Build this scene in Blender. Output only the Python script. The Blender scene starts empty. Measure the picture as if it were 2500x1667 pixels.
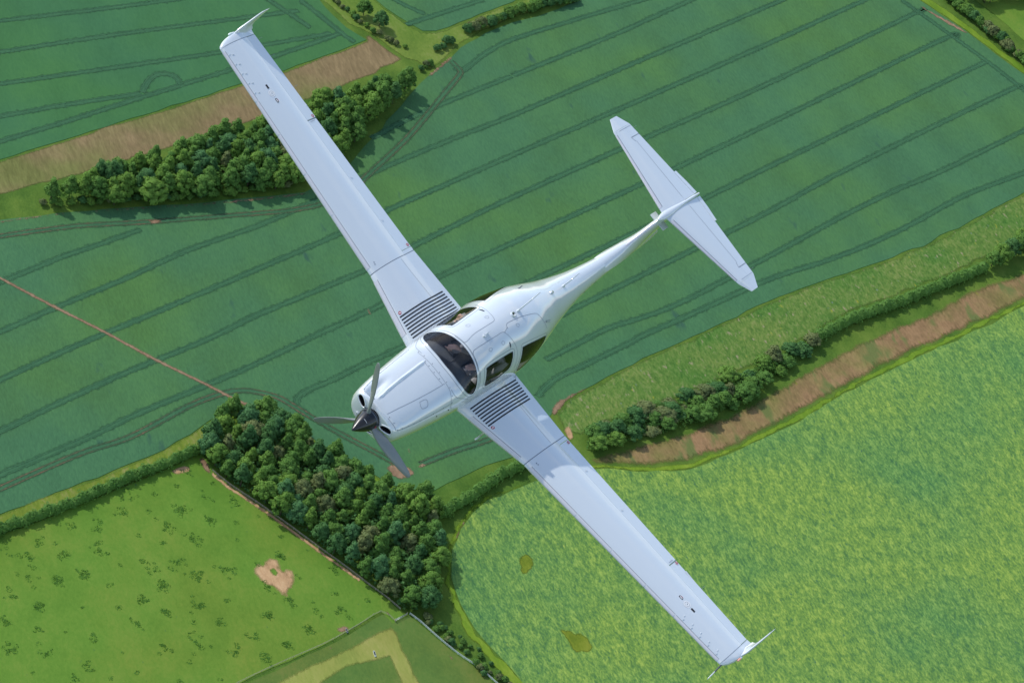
import bpy, bmesh, math, random
import numpy as np
from mathutils import Vector, Matrix
from mathutils.geometry import delaunay_2d_cdt
rng = np.random.default_rng(7)
random.seed(7)
SC = bpy.context.scene
COL = SC.collection

# ------------------------------------------------------------------ camera, sky, sun, exposure
W0, H0, FPX = 2500.0, 1667.0, 6945.0            # picture size and focal length in its pixels
NCAM = np.array([.222, -.733, -.643]); NCAM /= np.linalg.norm(NCAM)   # straight up, seen from the camera (x right, y down, z ahead)
ZW = NCAM
YW = np.array([0, 0, 1.]) - NCAM * NCAM[2]; YW /= np.linalg.norm(YW)
XW = np.cross(YW, ZW)
MW = np.stack([XW, YW, ZW])                     # camera axes -> world axes
HC = 728.0                                      # camera height above the fields, metres
CAMPOS = np.array([0, 0, HC])
cam_data = bpy.data.cameras.new('camera')
cam_data.sensor_width = 36.0
cam_data.sensor_fit = 'HORIZONTAL'
cam_data.lens = 36.0 * FPX / W0
cam_data.clip_start = 1.0
cam_data.clip_end = 60000.0
cam = bpy.data.objects.new('camera', cam_data)
COL.objects.link(cam)
cm = np.eye(4)
cm[:3, 0] = MW @ [1, 0, 0]; cm[:3, 1] = MW @ [0, -1, 0]; cm[:3, 2] = MW @ [0, 0, -1]; cm[:3, 3] = CAMPOS
cam.matrix_world = Matrix(cm.tolist())
SC.camera = cam

# aircraft attitude, from the camera: columns aft, starboard, up
RAC = np.array([[.56178241, -.62936013, .53694166], [-.3703912, -.77170079, -.51699928], [.73973704, .09156264, -.66663738]])
TAC = np.array([-2.13548132, 1.18388273, 37.95562509])
SUN_EL = math.radians(44.0); SUN_AZ = math.atan2(-.88, .47)       # sun stands to the left of the picture and a little beyond
SUN_W = np.array([math.sin(SUN_AZ) * math.cos(SUN_EL), math.cos(SUN_AZ) * math.cos(SUN_EL), math.sin(SUN_EL)])   # towards the sun
world = bpy.data.worlds.new('World'); SC.world = world; world.use_nodes = True
wn = world.node_tree.nodes; wl = world.node_tree.links
sky = wn.new('ShaderNodeTexSky'); sky.sky_type = 'NISHITA'; sky.sun_disc = False
sky.sun_elevation = SUN_EL; sky.sun_rotation = SUN_AZ
sky.altitude = 700; sky.air_density = 1.0; sky.dust_density = 1.2; sky.ozone_density = 1.0
# unseen broken cloud spread evenly over the sky, added for whiter fill and reflections
tcw = wn.new('ShaderNodeTexCoord'); sx = wn.new('ShaderNodeSeparateXYZ'); wl.new(tcw.outputs['Generated'], sx.inputs[0])
def wmath(op, a, b_):
    n = wn.new('ShaderNodeMath'); n.operation = op
    for k, v_ in enumerate((a, b_)):
        if isinstance(v_, (int, float)): n.inputs[k].default_value = v_
        else: wl.new(v_, n.inputs[k])
    return n.outputs[0]
zc_ = wmath('ADD', wmath('MAXIMUM', sx.outputs['Z'], 0.), .18); cx = wn.new('ShaderNodeCombineXYZ'); wl.new(wmath('DIVIDE', sx.outputs['X'], zc_), cx.inputs[0]); wl.new(wmath('DIVIDE', sx.outputs['Y'], zc_), cx.inputs[1])
cn = wn.new('ShaderNodeTexNoise'); cn.inputs['Scale'].default_value = 1.1; cn.inputs['Detail'].default_value = 6; wl.new(cx.outputs[0], cn.inputs['Vector'])
cr_ = wn.new('ShaderNodeMapRange'); cr_.inputs[1].default_value = .50; cr_.inputs[2].default_value = .66; cr_.inputs[4].default_value = .85; wl.new(cn.outputs['Fac'], cr_.inputs[0])
cmx = wn.new('ShaderNodeMix'); cmx.data_type = 'RGBA'; wl.new(cr_.outputs[0], cmx.inputs[0]); wl.new(sky.outputs[0], cmx.inputs[6]); cmx.inputs[7].default_value = (4.3, 4.45, 4.6, 1)
wl.new(cmx.outputs[2], wn['Background'].inputs[0])
wn['Background'].inputs[1].default_value = 0.15
sl = bpy.data.lights.new('sun', 'SUN'); sl.energy = 2.1; sl.angle = math.radians(.53); sl.color = (1, .97, .90)
sun = bpy.data.objects.new('sun', sl); COL.objects.link(sun)
sun.rotation_euler = Vector((-SUN_W).tolist()).to_track_quat('-Z', 'Y').to_euler()
sun.location = (0, 0, 900)
SC.view_settings.view_transform = 'Standard'; SC.view_settings.look = 'None'
SC.view_settings.exposure = 0.52; SC.view_settings.gamma = 1.0
SC.cycles.max_bounces = 8; SC.cycles.transparent_max_bounces = 12
SC.cycles.use_denoising = True

# ------------------------------------------------------------------ helpers
def G(px, py):
    """a point of the flat farmland from the place it has in the photograph"""
    d = MW @ np.array([(px - W0 / 2) / FPX, (py - H0 / 2) / FPX, 1.0])
    p = CAMPOS + d * (-HC / d[2])
    return np.array([p[0], p[1]])
def GP(pts): return [G(*p) for p in pts]
def lin(c):
    return tuple(((v / 255) / 12.92 if v / 255 <= .04045 else ((v / 255 + .055) / 1.055) ** 2.4) for v in c)
def obj(name, me, mat=None, parent=None, **props):
    o = bpy.data.objects.new(name, me); COL.objects.link(o)
    if mat is not None and me is not None:
        ms = mat if isinstance(mat, (list, tuple)) else [mat]
        me.materials.clear()
        for m in ms: me.materials.append(m)
    if parent is not None: o.parent = parent
    for k, v in props.items(): o[k] = v
    return o
def mesh(verts, faces, smooth=True, normals=None):
    me = bpy.data.meshes.new('m'); me.from_pydata([tuple(map(float, v)) for v in verts], [], [tuple(map(int, f)) for f in faces])
    if smooth: me.polygons.foreach_set('use_smooth', [True] * len(me.polygons))
    me.update()
    if normals is not None: me.normals_split_custom_set_from_vertices([tuple(map(float, n)) for n in normals])
    return me
def empty(name, loc=(0, 0, 0), **props):
    o = bpy.data.objects.new(name, None); COL.objects.link(o); o.location = loc
    for k, v in props.items(): o[k] = v
    return o
def pchip(xs, ys):
    xs = np.asarray(xs, float); ys = np.asarray(ys, float)
    h = np.diff(xs); d = np.diff(ys) / h; m = np.zeros(len(xs))
    for i in range(1, len(xs) - 1):
        if d[i - 1] * d[i] > 0:
            a = 2 * h[i] + h[i - 1]; b = h[i] + 2 * h[i - 1]; m[i] = (a + b) / (a / d[i - 1] + b / d[i])
    m[0] = d[0]; m[-1] = d[-1]
    def f(x):
        x = np.clip(np.asarray(x, float), xs[0], xs[-1]); i = np.clip(np.searchsorted(xs, x) - 1, 0, len(h) - 1)
        t = (x - xs[i]) / h[i]
        return ys[i] * (1 + 2 * t) * (1 - t) ** 2 + m[i] * h[i] * t * (1 - t) ** 2 + ys[i + 1] * t * t * (3 - 2 * t) + m[i + 1] * h[i] * t * t * (t - 1)
    return f
def catmull(pts, n=8, closed=True):
    P = [np.asarray(p, float) for p in pts]; N = len(P); out = []
    for i in range(N if closed else N - 1):
        p0, p1, p2, p3 = (P[(i - 1) % N], P[i], P[(i + 1) % N], P[(i + 2) % N]) if closed else (P[max(i - 1, 0)], P[i], P[i + 1], P[min(i + 2, N - 1)])
        for k in range(n):
            t = k / n
            out.append(.5 * (2 * p1 + (p2 - p0) * t + (2 * p0 - 5 * p1 + 4 * p2 - p3) * t * t + (3 * p1 - p0 - 3 * p2 + p3) * t ** 3))
    if not closed: out.append(P[-1])
    return np.array(out)
def inside(px, py, poly):
    poly = np.asarray(poly); c = np.zeros(np.shape(px), bool); j = len(poly) - 1
    for i in range(len(poly)):
        xi, yi = poly[i][:2]; xj, yj = poly[j][:2]
        hit = ((yi > py) != (yj > py)) & (px < (xj - xi) * (py - yi) / ((yj - yi) if yj != yi else 1e-12) + xi)
        c ^= hit; j = i
    return c
def segdist(P, poly, closed=True):
    P = np.asarray(P); A = np.asarray(poly, float); B = np.roll(A, -1, 0)
    if not closed: A, B = A[:-1], B[:-1]
    best = np.full(len(P), 1e9)
    for a, b in zip(A, B):
        d = b - a; t = np.clip(((P - a) @ d) / max(d @ d, 1e-12), 0, 1)
        best = np.minimum(best, np.linalg.norm(P - a - t[:, None] * d, axis=1))
    return best
def tube(path, r, n=8, caps=True):
    """verts, faces of a tube along a path; r a number or one radius for each point"""
    P = np.asarray(path, float); r = np.broadcast_to(r, len(P)); V = []; F = []
    for i in range(len(P)):
        t = P[min(i + 1, len(P) - 1)] - P[max(i - 1, 0)]; t = t / (np.linalg.norm(t) + 1e-12)
        a = np.cross(t, [0, 0, 1]) if abs(t[2]) < .9 else np.cross(t, [0, 1, 0]); a /= np.linalg.norm(a); b = np.cross(t, a)
        for k in range(n):
            w = 2 * math.pi * k / n; V.append(P[i] + r[i] * (math.cos(w) * a + math.sin(w) * b))
    for i in range(len(P) - 1):
        for k in range(n): F.append((i * n + k, i * n + (k + 1) % n, (i + 1) * n + (k + 1) % n, (i + 1) * n + k))
    if caps: F.append(tuple(range(n - 1, -1, -1))); F.append(tuple((len(P) - 1) * n + k for k in range(n)))
    return V, F
def join(*vfs):
    V = []; F = []
    for v, f in vfs:
        o = len(V); V += [np.asarray(x, float) for x in v]; F += [tuple(i + o for i in q) for q in f]
    return V, F
def box(c, s, rot=None):
    V = [np.array([x, y, z]) * np.asarray(s) / 2 for x in (-1, 1) for y in (-1, 1) for z in (-1, 1)]
    if rot is not None: V = [rot @ v for v in V]
    return [v + np.asarray(c, float) for v in V], [(0, 1, 3, 2), (4, 6, 7, 5), (0, 4, 5, 1), (2, 3, 7, 6), (0, 2, 6, 4), (1, 5, 7, 3)]

# ------------------------------------------------------------------ materials
def new_mat(name):
    m = bpy.data.materials.new(name); m.use_nodes = True
    return m, m.node_tree.nodes, m.node_tree.links, m.node_tree.nodes['Principled BSDF']
def plain(name, col, rough=.5, metal=0., coat=0., spec=.5, noise=0., nscale=8.):
    m, N, L, b = new_mat(name)
    b.inputs['Base Color'].default_value = (*col, 1); b.inputs['Roughness'].default_value = rough
    b.inputs['Metallic'].default_value = metal; b.inputs['Coat Weight'].default_value = coat; b.inputs['Coat Roughness'].default_value = .03
    b.inputs['Specular IOR Level'].default_value = spec
    if noise:
        tc = N.new('ShaderNodeTexCoord'); nt = N.new('ShaderNodeTexNoise'); nt.inputs['Scale'].default_value = nscale; nt.inputs['Detail'].default_value = 5
        L.new(tc.outputs['Object'], nt.inputs['Vector'])
        mx = N.new('ShaderNodeMix'); mx.data_type = 'RGBA'; mx.inputs[6].default_value = (*[c * (1 - noise) for c in col], 1); mx.inputs[7].default_value = (*[min(1, c * (1 + noise)) for c in col], 1)
        L.new(nt.outputs['Fac'], mx.inputs[0]); L.new(mx.outputs[2], b.inputs['Base Color'])
        rr = N.new('ShaderNodeMapRange'); rr.inputs[3].default_value = rough * .8; rr.inputs[4].default_value = rough * 1.25
        L.new(nt.outputs['Fac'], rr.inputs[0]); L.new(rr.outputs[0], b.inputs['Roughness'])
    return m
M = {}
M['paint'] = plain('white_gloss_paint', (.655, .70, .72), .14, coat=1., noise=.012, nscale=2.2)
M['paint'].node_tree.nodes['Principled BSDF'].inputs['Coat IOR'].default_value = 2.1
M['seam'] = plain('panel_gap', (.17, .20, .24), .6)
M['black'] = plain('walkway_grit', (.012, .015, .022), .75, noise=.3, nscale=60)
M['spinner'] = plain('spinner_black', (.008, .009, .012), .28, coat=.3, noise=.2, nscale=20)
M['metal'] = plain('titanium_strip', (.66, .65, .68), .30, metal=.15, noise=.06, nscale=30)
M['dark'] = plain('dark_trim', (.075, .085, .10), .6, noise=.25, nscale=30)
M['cavity'] = plain('duct_black', (.006, .006, .007), .9)
M['liner'] = plain('cabin_lining', (.09, .095, .11), .85, noise=.2, nscale=12)
M['leather'] = plain('seat_leather', (.045, .045, .05), .55, noise=.25, nscale=25)
M['blade'] = plain('blade_paint', (.20, .225, .22), .35, coat=.4, noise=.05, nscale=10)
M['red'] = plain('red_print', (.45, .03, .05), .4)
M['label'] = plain('label_white', (.8, .8, .8), .4)
M['chrome'] = plain('polished_cap', (.78, .79, .79), .35)
M['navred'] = plain('nav_lens_red', (.9, .45, .33), .15)
M['navgreen'] = plain('nav_lens_green', (.75, .85, .8), .15)
M['skin'] = plain('skin', (.88, .54, .42), .5, noise=.1, nscale=40)
M['shirt'] = plain('grey_shirt', (.34, .33, .345), .85, noise=.25, nscale=30)
M['navy'] = plain('navy_trousers', (.015, .02, .04), .85, noise=.25, nscale=30)
M['hair'] = plain('brown_hair', (.04, .025, .015), .6)
M['strap'] = plain('belt_webbing', (.02, .02, .022), .7)
def glass(name, tint):
    m, N, L, b = new_mat(name); N.remove(b)
    out = N['Material Output']; tr = N.new('ShaderNodeBsdfTransparent'); tr.inputs[0].default_value = (*tint, 1)
    gl = N.new('ShaderNodeBsdfGlossy'); gl.inputs['Roughness'].default_value = .02
    fr = N.new('ShaderNodeFresnel'); fr.inputs[0].default_value = 1.5
    mx = N.new('ShaderNodeMixShader'); L.new(fr.outputs[0], mx.inputs[0]); L.new(tr.outputs[0], mx.inputs[1]); L.new(gl.outputs[0], mx.inputs[2]); L.new(mx.outputs[0], out.inputs[0])
    return m
M['glass'] = glass('tinted_canopy', (.90, .92, .94))
GK = .80
STREAK = math.atan2(-.854, .52)
def ground_mat(name, cols, scale=.12, stretch=3.0, big=None, bigscale=.01, fleck=None, fleckscale=.5, fleckcut=.62, bump=.35, rough=.9, rot=STREAK, fine=.9, finew=.35, lo=.38, soft=True, rgh=.6):
    """crop or grass: patchy base, streaky stems, optional flecks; cols = three colours dark, mid, light"""
    cols = [tuple(v * GK for v in c) for c in cols]; fleck = fleck and [(tuple(v * GK for v in f[0]), f[1], f[2]) for f in fleck]
    m, N, L, b = new_mat(name); b.inputs['Roughness'].default_value = rough; b.inputs['Specular IOR Level'].default_value = .15
    tc = N.new('ShaderNodeTexCoord'); m0 = N.new('ShaderNodeMapping'); m0.inputs['Rotation'].default_value = (0, 0, -rot)
    mp = N.new('ShaderNodeMapping'); mp.inputs['Scale'].default_value = (1 / stretch, 1, 1)
    L.new(tc.outputs['Object'], m0.inputs['Vector']); L.new(m0.outputs[0], mp.inputs['Vector'])
    def nz(sc, det, vec, rgh=.6):
        n = N.new('ShaderNodeTexNoise'); n.inputs['Scale'].default_value = sc; n.inputs['Detail'].default_value = det; n.inputs['Roughness'].default_value = rgh
        L.new(vec, n.inputs['Vector']); return n.outputs['Fac']
    a = nz(scale, 8, mp.outputs[0], rgh); f = nz(fine, 3, mp.outputs[0], .7)
    ad = N.new('ShaderNodeMix'); ad.inputs[0].default_value = finew; L.new(a, ad.inputs[2]); L.new(f, ad.inputs[3])
    cr = N.new('ShaderNodeValToRGB'); e = cr.color_ramp.elements
    e[0].position = lo; e[0].color = (*cols[0], 1); e[1].position = 1 - lo; e[1].color = (*cols[2], 1); x = e.new(.5); x.color = (*cols[1], 1)
    L.new(ad.outputs[0], cr.inputs[0]); col = cr.outputs[0]
    if big is not None:
        g = nz(bigscale, 4, tc.outputs['Object'], .55)
        r2 = N.new('ShaderNodeMapRange'); r2.inputs[1].default_value = .42; r2.inputs[2].default_value = .66; L.new(g, r2.inputs[0])
        mx = N.new('ShaderNodeMix'); mx.data_type = 'RGBA'; L.new(r2.outputs[0], mx.inputs[0]); L.new(col, mx.inputs[6])
        ov = N.new('ShaderNodeMix'); ov.data_type = 'RGBA'; ov.blend_type = 'MULTIPLY'; ov.inputs[0].default_value = 1; L.new(col, ov.inputs[6]); ov.inputs[7].default_value = (*big, 1)
        L.new(ov.outputs[2], mx.inputs[7]); col = mx.outputs[2]
    if fleck is not None:
        for k, (fc, cut, fs) in enumerate(fleck):
            mp2 = N.new('ShaderNodeMapping'); mp2.inputs['Location'].default_value = (13.7 * (k + 1), 5.1 * k, 0); L.new(mp.outputs[0], mp2.inputs[0])
            g = nz(fs, 3, mp2.outputs[0], .6)
            r2 = N.new('ShaderNodeMapRange'); r2.inputs[1].default_value = cut; r2.inputs[2].default_value = cut + .09; L.new(g, r2.inputs[0])
            mx = N.new('ShaderNodeMix'); mx.data_type = 'RGBA'; L.new(r2.outputs[0], mx.inputs[0]); L.new(col, mx.inputs[6]); mx.inputs[7].default_value = (*fc, 1); col = mx.outputs[2]
    L.new(col, b.inputs['Base Color'])
    bp = N.new('ShaderNodeBump'); bp.inputs['Strength'].default_value = bump; bp.inputs['Distance'].default_value = .8
    L.new(ad.outputs[0], bp.inputs['Height']); L.new(bp.outputs[0], b.inputs['Normal'])
    if soft:                                     # ragged outer edge: the cover thins out towards its border
        at = N.new('ShaderNodeAttribute'); at.attribute_name = 'edge'; g = nz(.8, 5, mp.outputs[0], .7)
        s1 = N.new('ShaderNodeMath'); s1.operation = 'MULTIPLY_ADD'; L.new(g, s1.inputs[0]); s1.inputs[1].default_value = 1.1; s1.inputs[2].default_value = -.55
        s2 = N.new('ShaderNodeMath'); s2.operation = 'ADD'; L.new(at.outputs['Fac'], s2.inputs[0]); L.new(s1.outputs[0], s2.inputs[1])
        r3 = N.new('ShaderNodeMapRange'); r3.inputs[1].default_value = .08; r3.inputs[2].default_value = .80; L.new(s2.outputs[0], r3.inputs[0])
        tr = N.new('ShaderNodeBsdfTransparent'); ms = N.new('ShaderNodeMixShader'); L.new(r3.outputs[0], ms.inputs[0]); L.new(tr.outputs[0], ms.inputs[1]); L.new(b.outputs[0], ms.inputs[2]); L.new(ms.outputs[0], N['Material Output'].inputs[0])
    return m
def leaf_mat(name, c0, c1, spread=.5):
    m, N, L, b = new_mat(name); oi = N.new('ShaderNodeObjectInfo'); tc = N.new('ShaderNodeTexCoord')
    nt = N.new('ShaderNodeTexNoise'); nt.inputs['Scale'].default_value = .9; nt.inputs['Detail'].default_value = 4; L.new(tc.outputs['Object'], nt.inputs['Vector'])
    ad = N.new('ShaderNodeMix'); ad.inputs[0].default_value = spread; L.new(nt.outputs['Fac'], ad.inputs[2]); L.new(oi.outputs['Random'], ad.inputs[3])
    mx = N.new('ShaderNodeMix'); mx.data_type = 'RGBA'; L.new(ad.outputs[0], mx.inputs[0]); mx.inputs[6].default_value = (*c0, 1); mx.inputs[7].default_value = (*c1, 1)
    L.new(mx.outputs[2], b.inputs['Base Color']); b.inputs['Roughness'].default_value = .75; b.inputs['Specular IOR Level'].default_value = .2
    tl = N.new('ShaderNodeBsdfTranslucent'); L.new(mx.outputs[2], tl.inputs[0]); ms = N.new('ShaderNodeMixShader'); ms.inputs[0].default_value = .4
    L.new(b.outputs[0], ms.inputs[1]); L.new(tl.outputs[0], ms.inputs[2]); L.new(ms.outputs[0], N['Material Output'].inputs[0])
    return m

# ------------------------------------------------------------------ the farmland
def sheet(name, poly, z, mat, skirt=True, parent=None, kind='structure', label=None, soft=0.):
    """a field or strip as a slab of its crop's height standing on the ground; soft = width of its ragged border"""
    P = [np.asarray(p, float) for p in poly]; n = len(P); A = np.array(P); pts = [Vector(p) for p in P]
    if soft:
        g = max(soft * .7, .6); lo, hi = A.min(0), A.max(0); gx, gy = np.meshgrid(np.arange(lo[0], hi[0], g), np.arange(lo[1], hi[1], g)); Q = np.stack([gx.ravel(), gy.ravel()], 1); Q = Q[inside(Q[:, 0], Q[:, 1], A)]
        if len(Q): Q = Q[segdist(Q, A) > g * .35]; pts += [Vector(q) for q in Q]
    vv, _, ff, *_ = delaunay_2d_cdt(pts, [(i, (i + 1) % n) for i in range(n)], [], 0, 1e-6)
    c = np.array([(vv[t[0]] + vv[t[1]] + vv[t[2]]) / 3 for t in ff]); ok = inside(c[:, 0], c[:, 1], A)
    V = [(q.x, q.y, z) for q in vv]; F = [tuple(t) for t, k in zip(ff, ok) if k]
    F = [t if (vv[t[1]] - vv[t[0]]).cross(vv[t[2]] - vv[t[0]]) > 0 else t[::-1] for t in F]
    if skirt and not soft:
        o = len(V); V += [(p[0], p[1], z) for p in P] + [(p[0], p[1], -.05) for p in P]
        F += [(o + i, o + n + i, o + n + (i + 1) % n, o + (i + 1) % n) for i in range(n)]
    me = mesh(V, F, False)
    set_edge(me, np.clip(segdist(np.array(V)[:, :2], A) / soft, 0, 1) if soft else np.ones(len(V)))
    o = obj(name, me, mat, parent)
    if kind and parent is None: o['kind'] = kind
    if label: o['label'] = label
    return o
def set_edge(me, e): me.attributes.new('edge', 'FLOAT', 'POINT').data.foreach_set('value', np.asarray(e, np.float32))
def wob(pts, amp, step=4.0, seed=0):
    """ground polyline with a natural uneven edge"""
    r = np.random.default_rng(seed); P = [np.asarray(p, float) for p in pts]; out = []
    for i in range(len(P)):
        a, b = P[i], P[(i + 1) % len(P)]; n = max(1, int(np.linalg.norm(b - a) / step)); d = (b - a) / max(np.linalg.norm(b - a), 1e-9); nrm = np.array([-d[1], d[0]])
        for k in range(n): out.append(a + (b - a) * k / n + nrm * r.normal(0, amp) * (1 if k else .3))
    return out
C = lambda r, g, b: lin((r, g, b))
def K(c, k=1.0): return tuple(min(1, v * k) for v in c)
M['grass'] = ground_mat('rough_grass', soft=False, cols=[(.075, .15, .018), (.115, .20, .025), (.16, .24, .035)], scale=.10, stretch=1.5, big=(.75, .9, .9), bigscale=.02, fine=1.2, bump=.6)
M['wheat'] = ground_mat('wheat_crop', soft=False, cols=[(.056, .158, .068), (.066, .186, .079), (.078, .212, .086)], scale=.05, stretch=2.5, big=(1.28, 1.10, .70), bigscale=.010, fine=1.0, finew=.5, bump=.5,
                        fleck=[((.046, .125, .074), .66, .10)])
M['wheat2'] = ground_mat('wheat_crop_north', soft=False, cols=[(.048, .156, .062), (.056, .178, .071), (.066, .198, .076)], scale=.05, stretch=2.5, big=(1.1, 1.06, .8), bigscale=.012, fine=.9, finew=.4, bump=.22)
M['barley'] = ground_mat('barley_crop', soft=False, cols=[(.095, .215, .055), (.20, .345, .062), (.38, .51, .090)], scale=.34, stretch=2.0, big=(.58, .80, 1.15), rgh=.78, bigscale=.013, fine=1.2, finew=.4, bump=1.0, lo=.40,
                         fleck=[((.070, .185, .080), .64, .6), ((.36, .47, .09), .66, .7)])
M['meadow'] = ground_mat('grazed_meadow', soft=False, cols=[(.112, .240, .026), (.140, .275, .032), (.180, .295, .040)], scale=.06, stretch=1.6, big=(1.12, .95, .95), bigscale=.02, fine=.8, bump=.4,
                         fleck=[((.062, .15, .05), .70, .35)])
M['stubble'] = ground_mat('stubble', [(.205, .148, .068), (.265, .19, .090), (.33, .238, .115)], scale=.08, stretch=4.0, rgh=.7, big=(.70, 1.03, .62), bigscale=.02, fine=.7, finew=.55, bump=.5)
M['soil'] = ground_mat('bare_soil', [(.24, .15, .085), (.32, .20, .12), (.40, .27, .165)], scale=.2, stretch=1.5, fine=1.2, bump=.6)
M['sand'] = ground_mat('sandy_scrape', [(.46, .28, .14), (.60, .37, .19), (.68, .45, .24)], scale=.2, stretch=2, fine=1.0, bump=.5)
M['clover'] = ground_mat('sown_strip', [(.24, .150, .068), (.32, .195, .092), (.40, .24, .118)], scale=.12, stretch=2.5, big=(.66, 1.05, .60), bigscale=.035, fine=.8, finew=.5, bump=.6,
                         fleck=[((.16, .19, .055), .54, .10), ((.28, .26, .04), .66, .3)])
M['margin'] = ground_mat('flower_margin', [(.085, .175, .030), (.15, .245, .045), (.25, .295, .085)], scale=.45, stretch=2.0, big=(.6, .86, .7), bigscale=.035, fine=1.0, finew=.5, bump=.9,
                         fleck=[((.36, .31, .18), .62, .42), ((.34, .36, .04), .67, .35), ((.22, .25, .26), .68, .4)])
M['verge'] = ground_mat('bright_verge', [(.14, .245, .018), (.19, .30, .022), (.25, .35, .035)], scale=.14, stretch=2.5, big=(.75, .88, .8), bigscale=.03, fine=.9, bump=.6)
M['mown'] = ground_mat('mown_grass', [(.25, .31, .06), (.31, .36, .075), (.37, .39, .10)], scale=.08, stretch=3, big=(1.0, .88, .95), bigscale=.03, fine=.8, bump=.3)
M['tram'] = ground_mat('wheel_track', [(.045, .134, .063), (.053, .154, .070), (.061, .172, .076)], scale=.12, stretch=1.5, fine=1.0, bump=.5)
M['tramsoil'] = ground_mat('worn_track', [(.055, .115, .055), (.09, .12, .06), (.18, .13, .075)], scale=.06, stretch=2, fine=.8, bump=.5)

L0 = 20000.0
gm = mesh([(-L0, -L0, 0), (L0, -L0, 0), (L0, L0, 0), (-L0, L0, 0)], [(0, 1, 2, 3)], False)
ground = obj('ground', gm, M['grass'], kind='structure')

F_MAIN = [(-60, 545), (0, 538), (133, 522), (292, 509), (479, 497), (625, 482), (745, 470), (800, 440), (859, 394), (891, 356), (931, 319), (965, 274), (1000, 235), (1024, 207), (1050, 183), (1098, 144), (1125, 117),
          (1184, 82), (1250, 56), (1316, 40), (1410, 5), (1470, -20), (1700, -140), (2060, -150), (2195, -30), (2242, 0), (2354, 74), (2430, 133), (2500, 183), (2600, 255), (2600, 420), (2500, 470), (2380, 534), (2274, 590), (2154, 638),
          (2008, 686), (1875, 736), (1770, 785), (1665, 834), (1596, 863), (1516, 903), (1449, 940), (1383, 972), (1348, 1009), (1325, 1045), (1290, 1085), (1250, 1116), (1183, 1137), (1090, 1180), (1029, 1206), (1000, 1203), (944, 1177), (891, 1145),
          (838, 1116), (774, 1078), (745, 1055), (720, 1032), (691, 1013), (641, 1001), (600, 985), (575, 985), (553, 1000), (505, 1030), (465, 1060), (399, 1097), (319, 1131), (239, 1166), (133, 1203), (26, 1246), (-60, 1278)]
main_field = sheet('wheat_field', wob(GP(F_MAIN), .35, 6, 1), .14, M['wheat'])
F_NW = [(-60, -60), (760, -60), (780, 0), (812, 38), (845, 68), (872, 85), (894, 98), (827, 125), (758, 149), (697, 172), (590, 205), (452, 250), (319, 290), (160, 340), (0, 390), (-60, 408)]
nw_field = sheet('wheat_field', wob(GP(F_NW), .3, 6, 2), .14, M['wheat2'])
F_ST = [(-60, 412), (0, 393), (160, 343), (319, 293), (452, 253), (590, 208), (697, 175), (758, 152), (827, 128), (896, 100), (890, 88), (902, 86), (920, 101), (950, 124), (983, 145), (917, 181), (800, 228), (600, 302), (400, 367), (200, 427), (0, 476), (-60, 492)]
stubble = sheet('stubble_strip', wob(GP(F_ST), .4, 6, 3), .06, M['stubble'], soft=1.6)
F_TOP = [(850, -60), (905, -10), (940, 20), (971, 40), (997, 56), (1032, 76), (1064, 76), (1150, 45), (1250, 6), (1320, -25), (1380, -60)]
top_field = sheet('wheat_field', wob(GP(F_TOP), .3, 6, 4), .14, M['wheat'])
F_BAR = [(2600, 705), (2500, 748), (2400, 800), (2314, 840), (2167, 908), (2061, 961), (1955, 1028), (1875, 1066), (1810, 1097), (1755, 1118), (1676, 1149), (1569, 1152), (1463, 1145), (1400, 1152), (1330, 1168), (1250, 1198), (1190, 1220), (1154, 1250),
         (1125, 1290), (1104, 1343), (1101, 1409), (1125, 1476), (1157, 1532), (1200, 1582), (1250, 1634), (1300, 1690), (1340, 1740), (2600, 1760)]
barley = sheet('barley_field', wob(GP(F_BAR), .4, 5, 5), .16, M['barley'])
F_CLO = [(2600, 628), (2500, 664), (2407, 694), (2274, 760), (2114, 832), (2034, 871), (1955, 914), (1875, 964), (1795, 1007), (1649, 1063), (1569, 1084), (1489, 1105), (1436, 1121), (1449, 1132), (1516, 1134), (1596, 1137), (1676, 1129), (1782, 1093),
         (1875, 1046), (1981, 989), (2088, 929), (2234, 854), (2300, 830), (2500, 733), (2600, 690)]
clover = sheet('sown_strip', wob(GP(F_CLO), .6, 5, 6), .12, M['clover'], soft=3.2)
F_VER = [(2600, 690), (2500, 734), (2300, 832), (2234, 856), (2088, 931), (1981, 991), (1875, 1048), (1782, 1095), (1676, 1131), (1596, 1139), (1516, 1137), (1449, 1134), (1410, 1138), (1400, 1150), (1463, 1143), (1569, 1150), (1676, 1147), (1755, 1116), (1810, 1095),
         (1875, 1064), (1955, 1026), (2061, 959), (2167, 906), (2314, 838), (2500, 746), (2600, 703)]
verge_b = sheet('grass_verge', wob(GP(F_VER), .5, 3, 7), .09, M['verge'], soft=1.0)
F_VERL = [(1463, 1147), (1400, 1147), (1330, 1162), (1250, 1190), (1182, 1210), (1142, 1245), (1112, 1285), (1090, 1340), (1086, 1409), (1106, 1485), (1138, 1545), (1190, 1605), (1260, 1690), (1300, 1690), (1250, 1632), (1200, 1580), (1157, 1530), (1125, 1474), (1102, 1409), (1106, 1343), (1127, 1290),
          (1156, 1250), (1192, 1221), (1250, 1199), (1330, 1169), (1400, 1153)]
verge_l = sheet('grass_verge', wob(GP(F_VERL), .5, 3, 8), .13, M['verge'], soft=1.2)
F_MAR = [(2600, 428), (2500, 473), (2380, 537), (2274, 593), (2154, 641), (2008, 689), (1875, 739), (1770, 788), (1665, 837), (1596, 866), (1516, 906), (1449, 943), (1388, 975), (1356, 1010), (1375, 1050), (1420, 1065), (1480, 1030), (1560, 1010), (1700, 950), (1850, 890), (1960, 830), (2061, 770), (2194, 722), (2327, 668), (2407, 630), (2500, 590), (2600, 550)]
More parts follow.
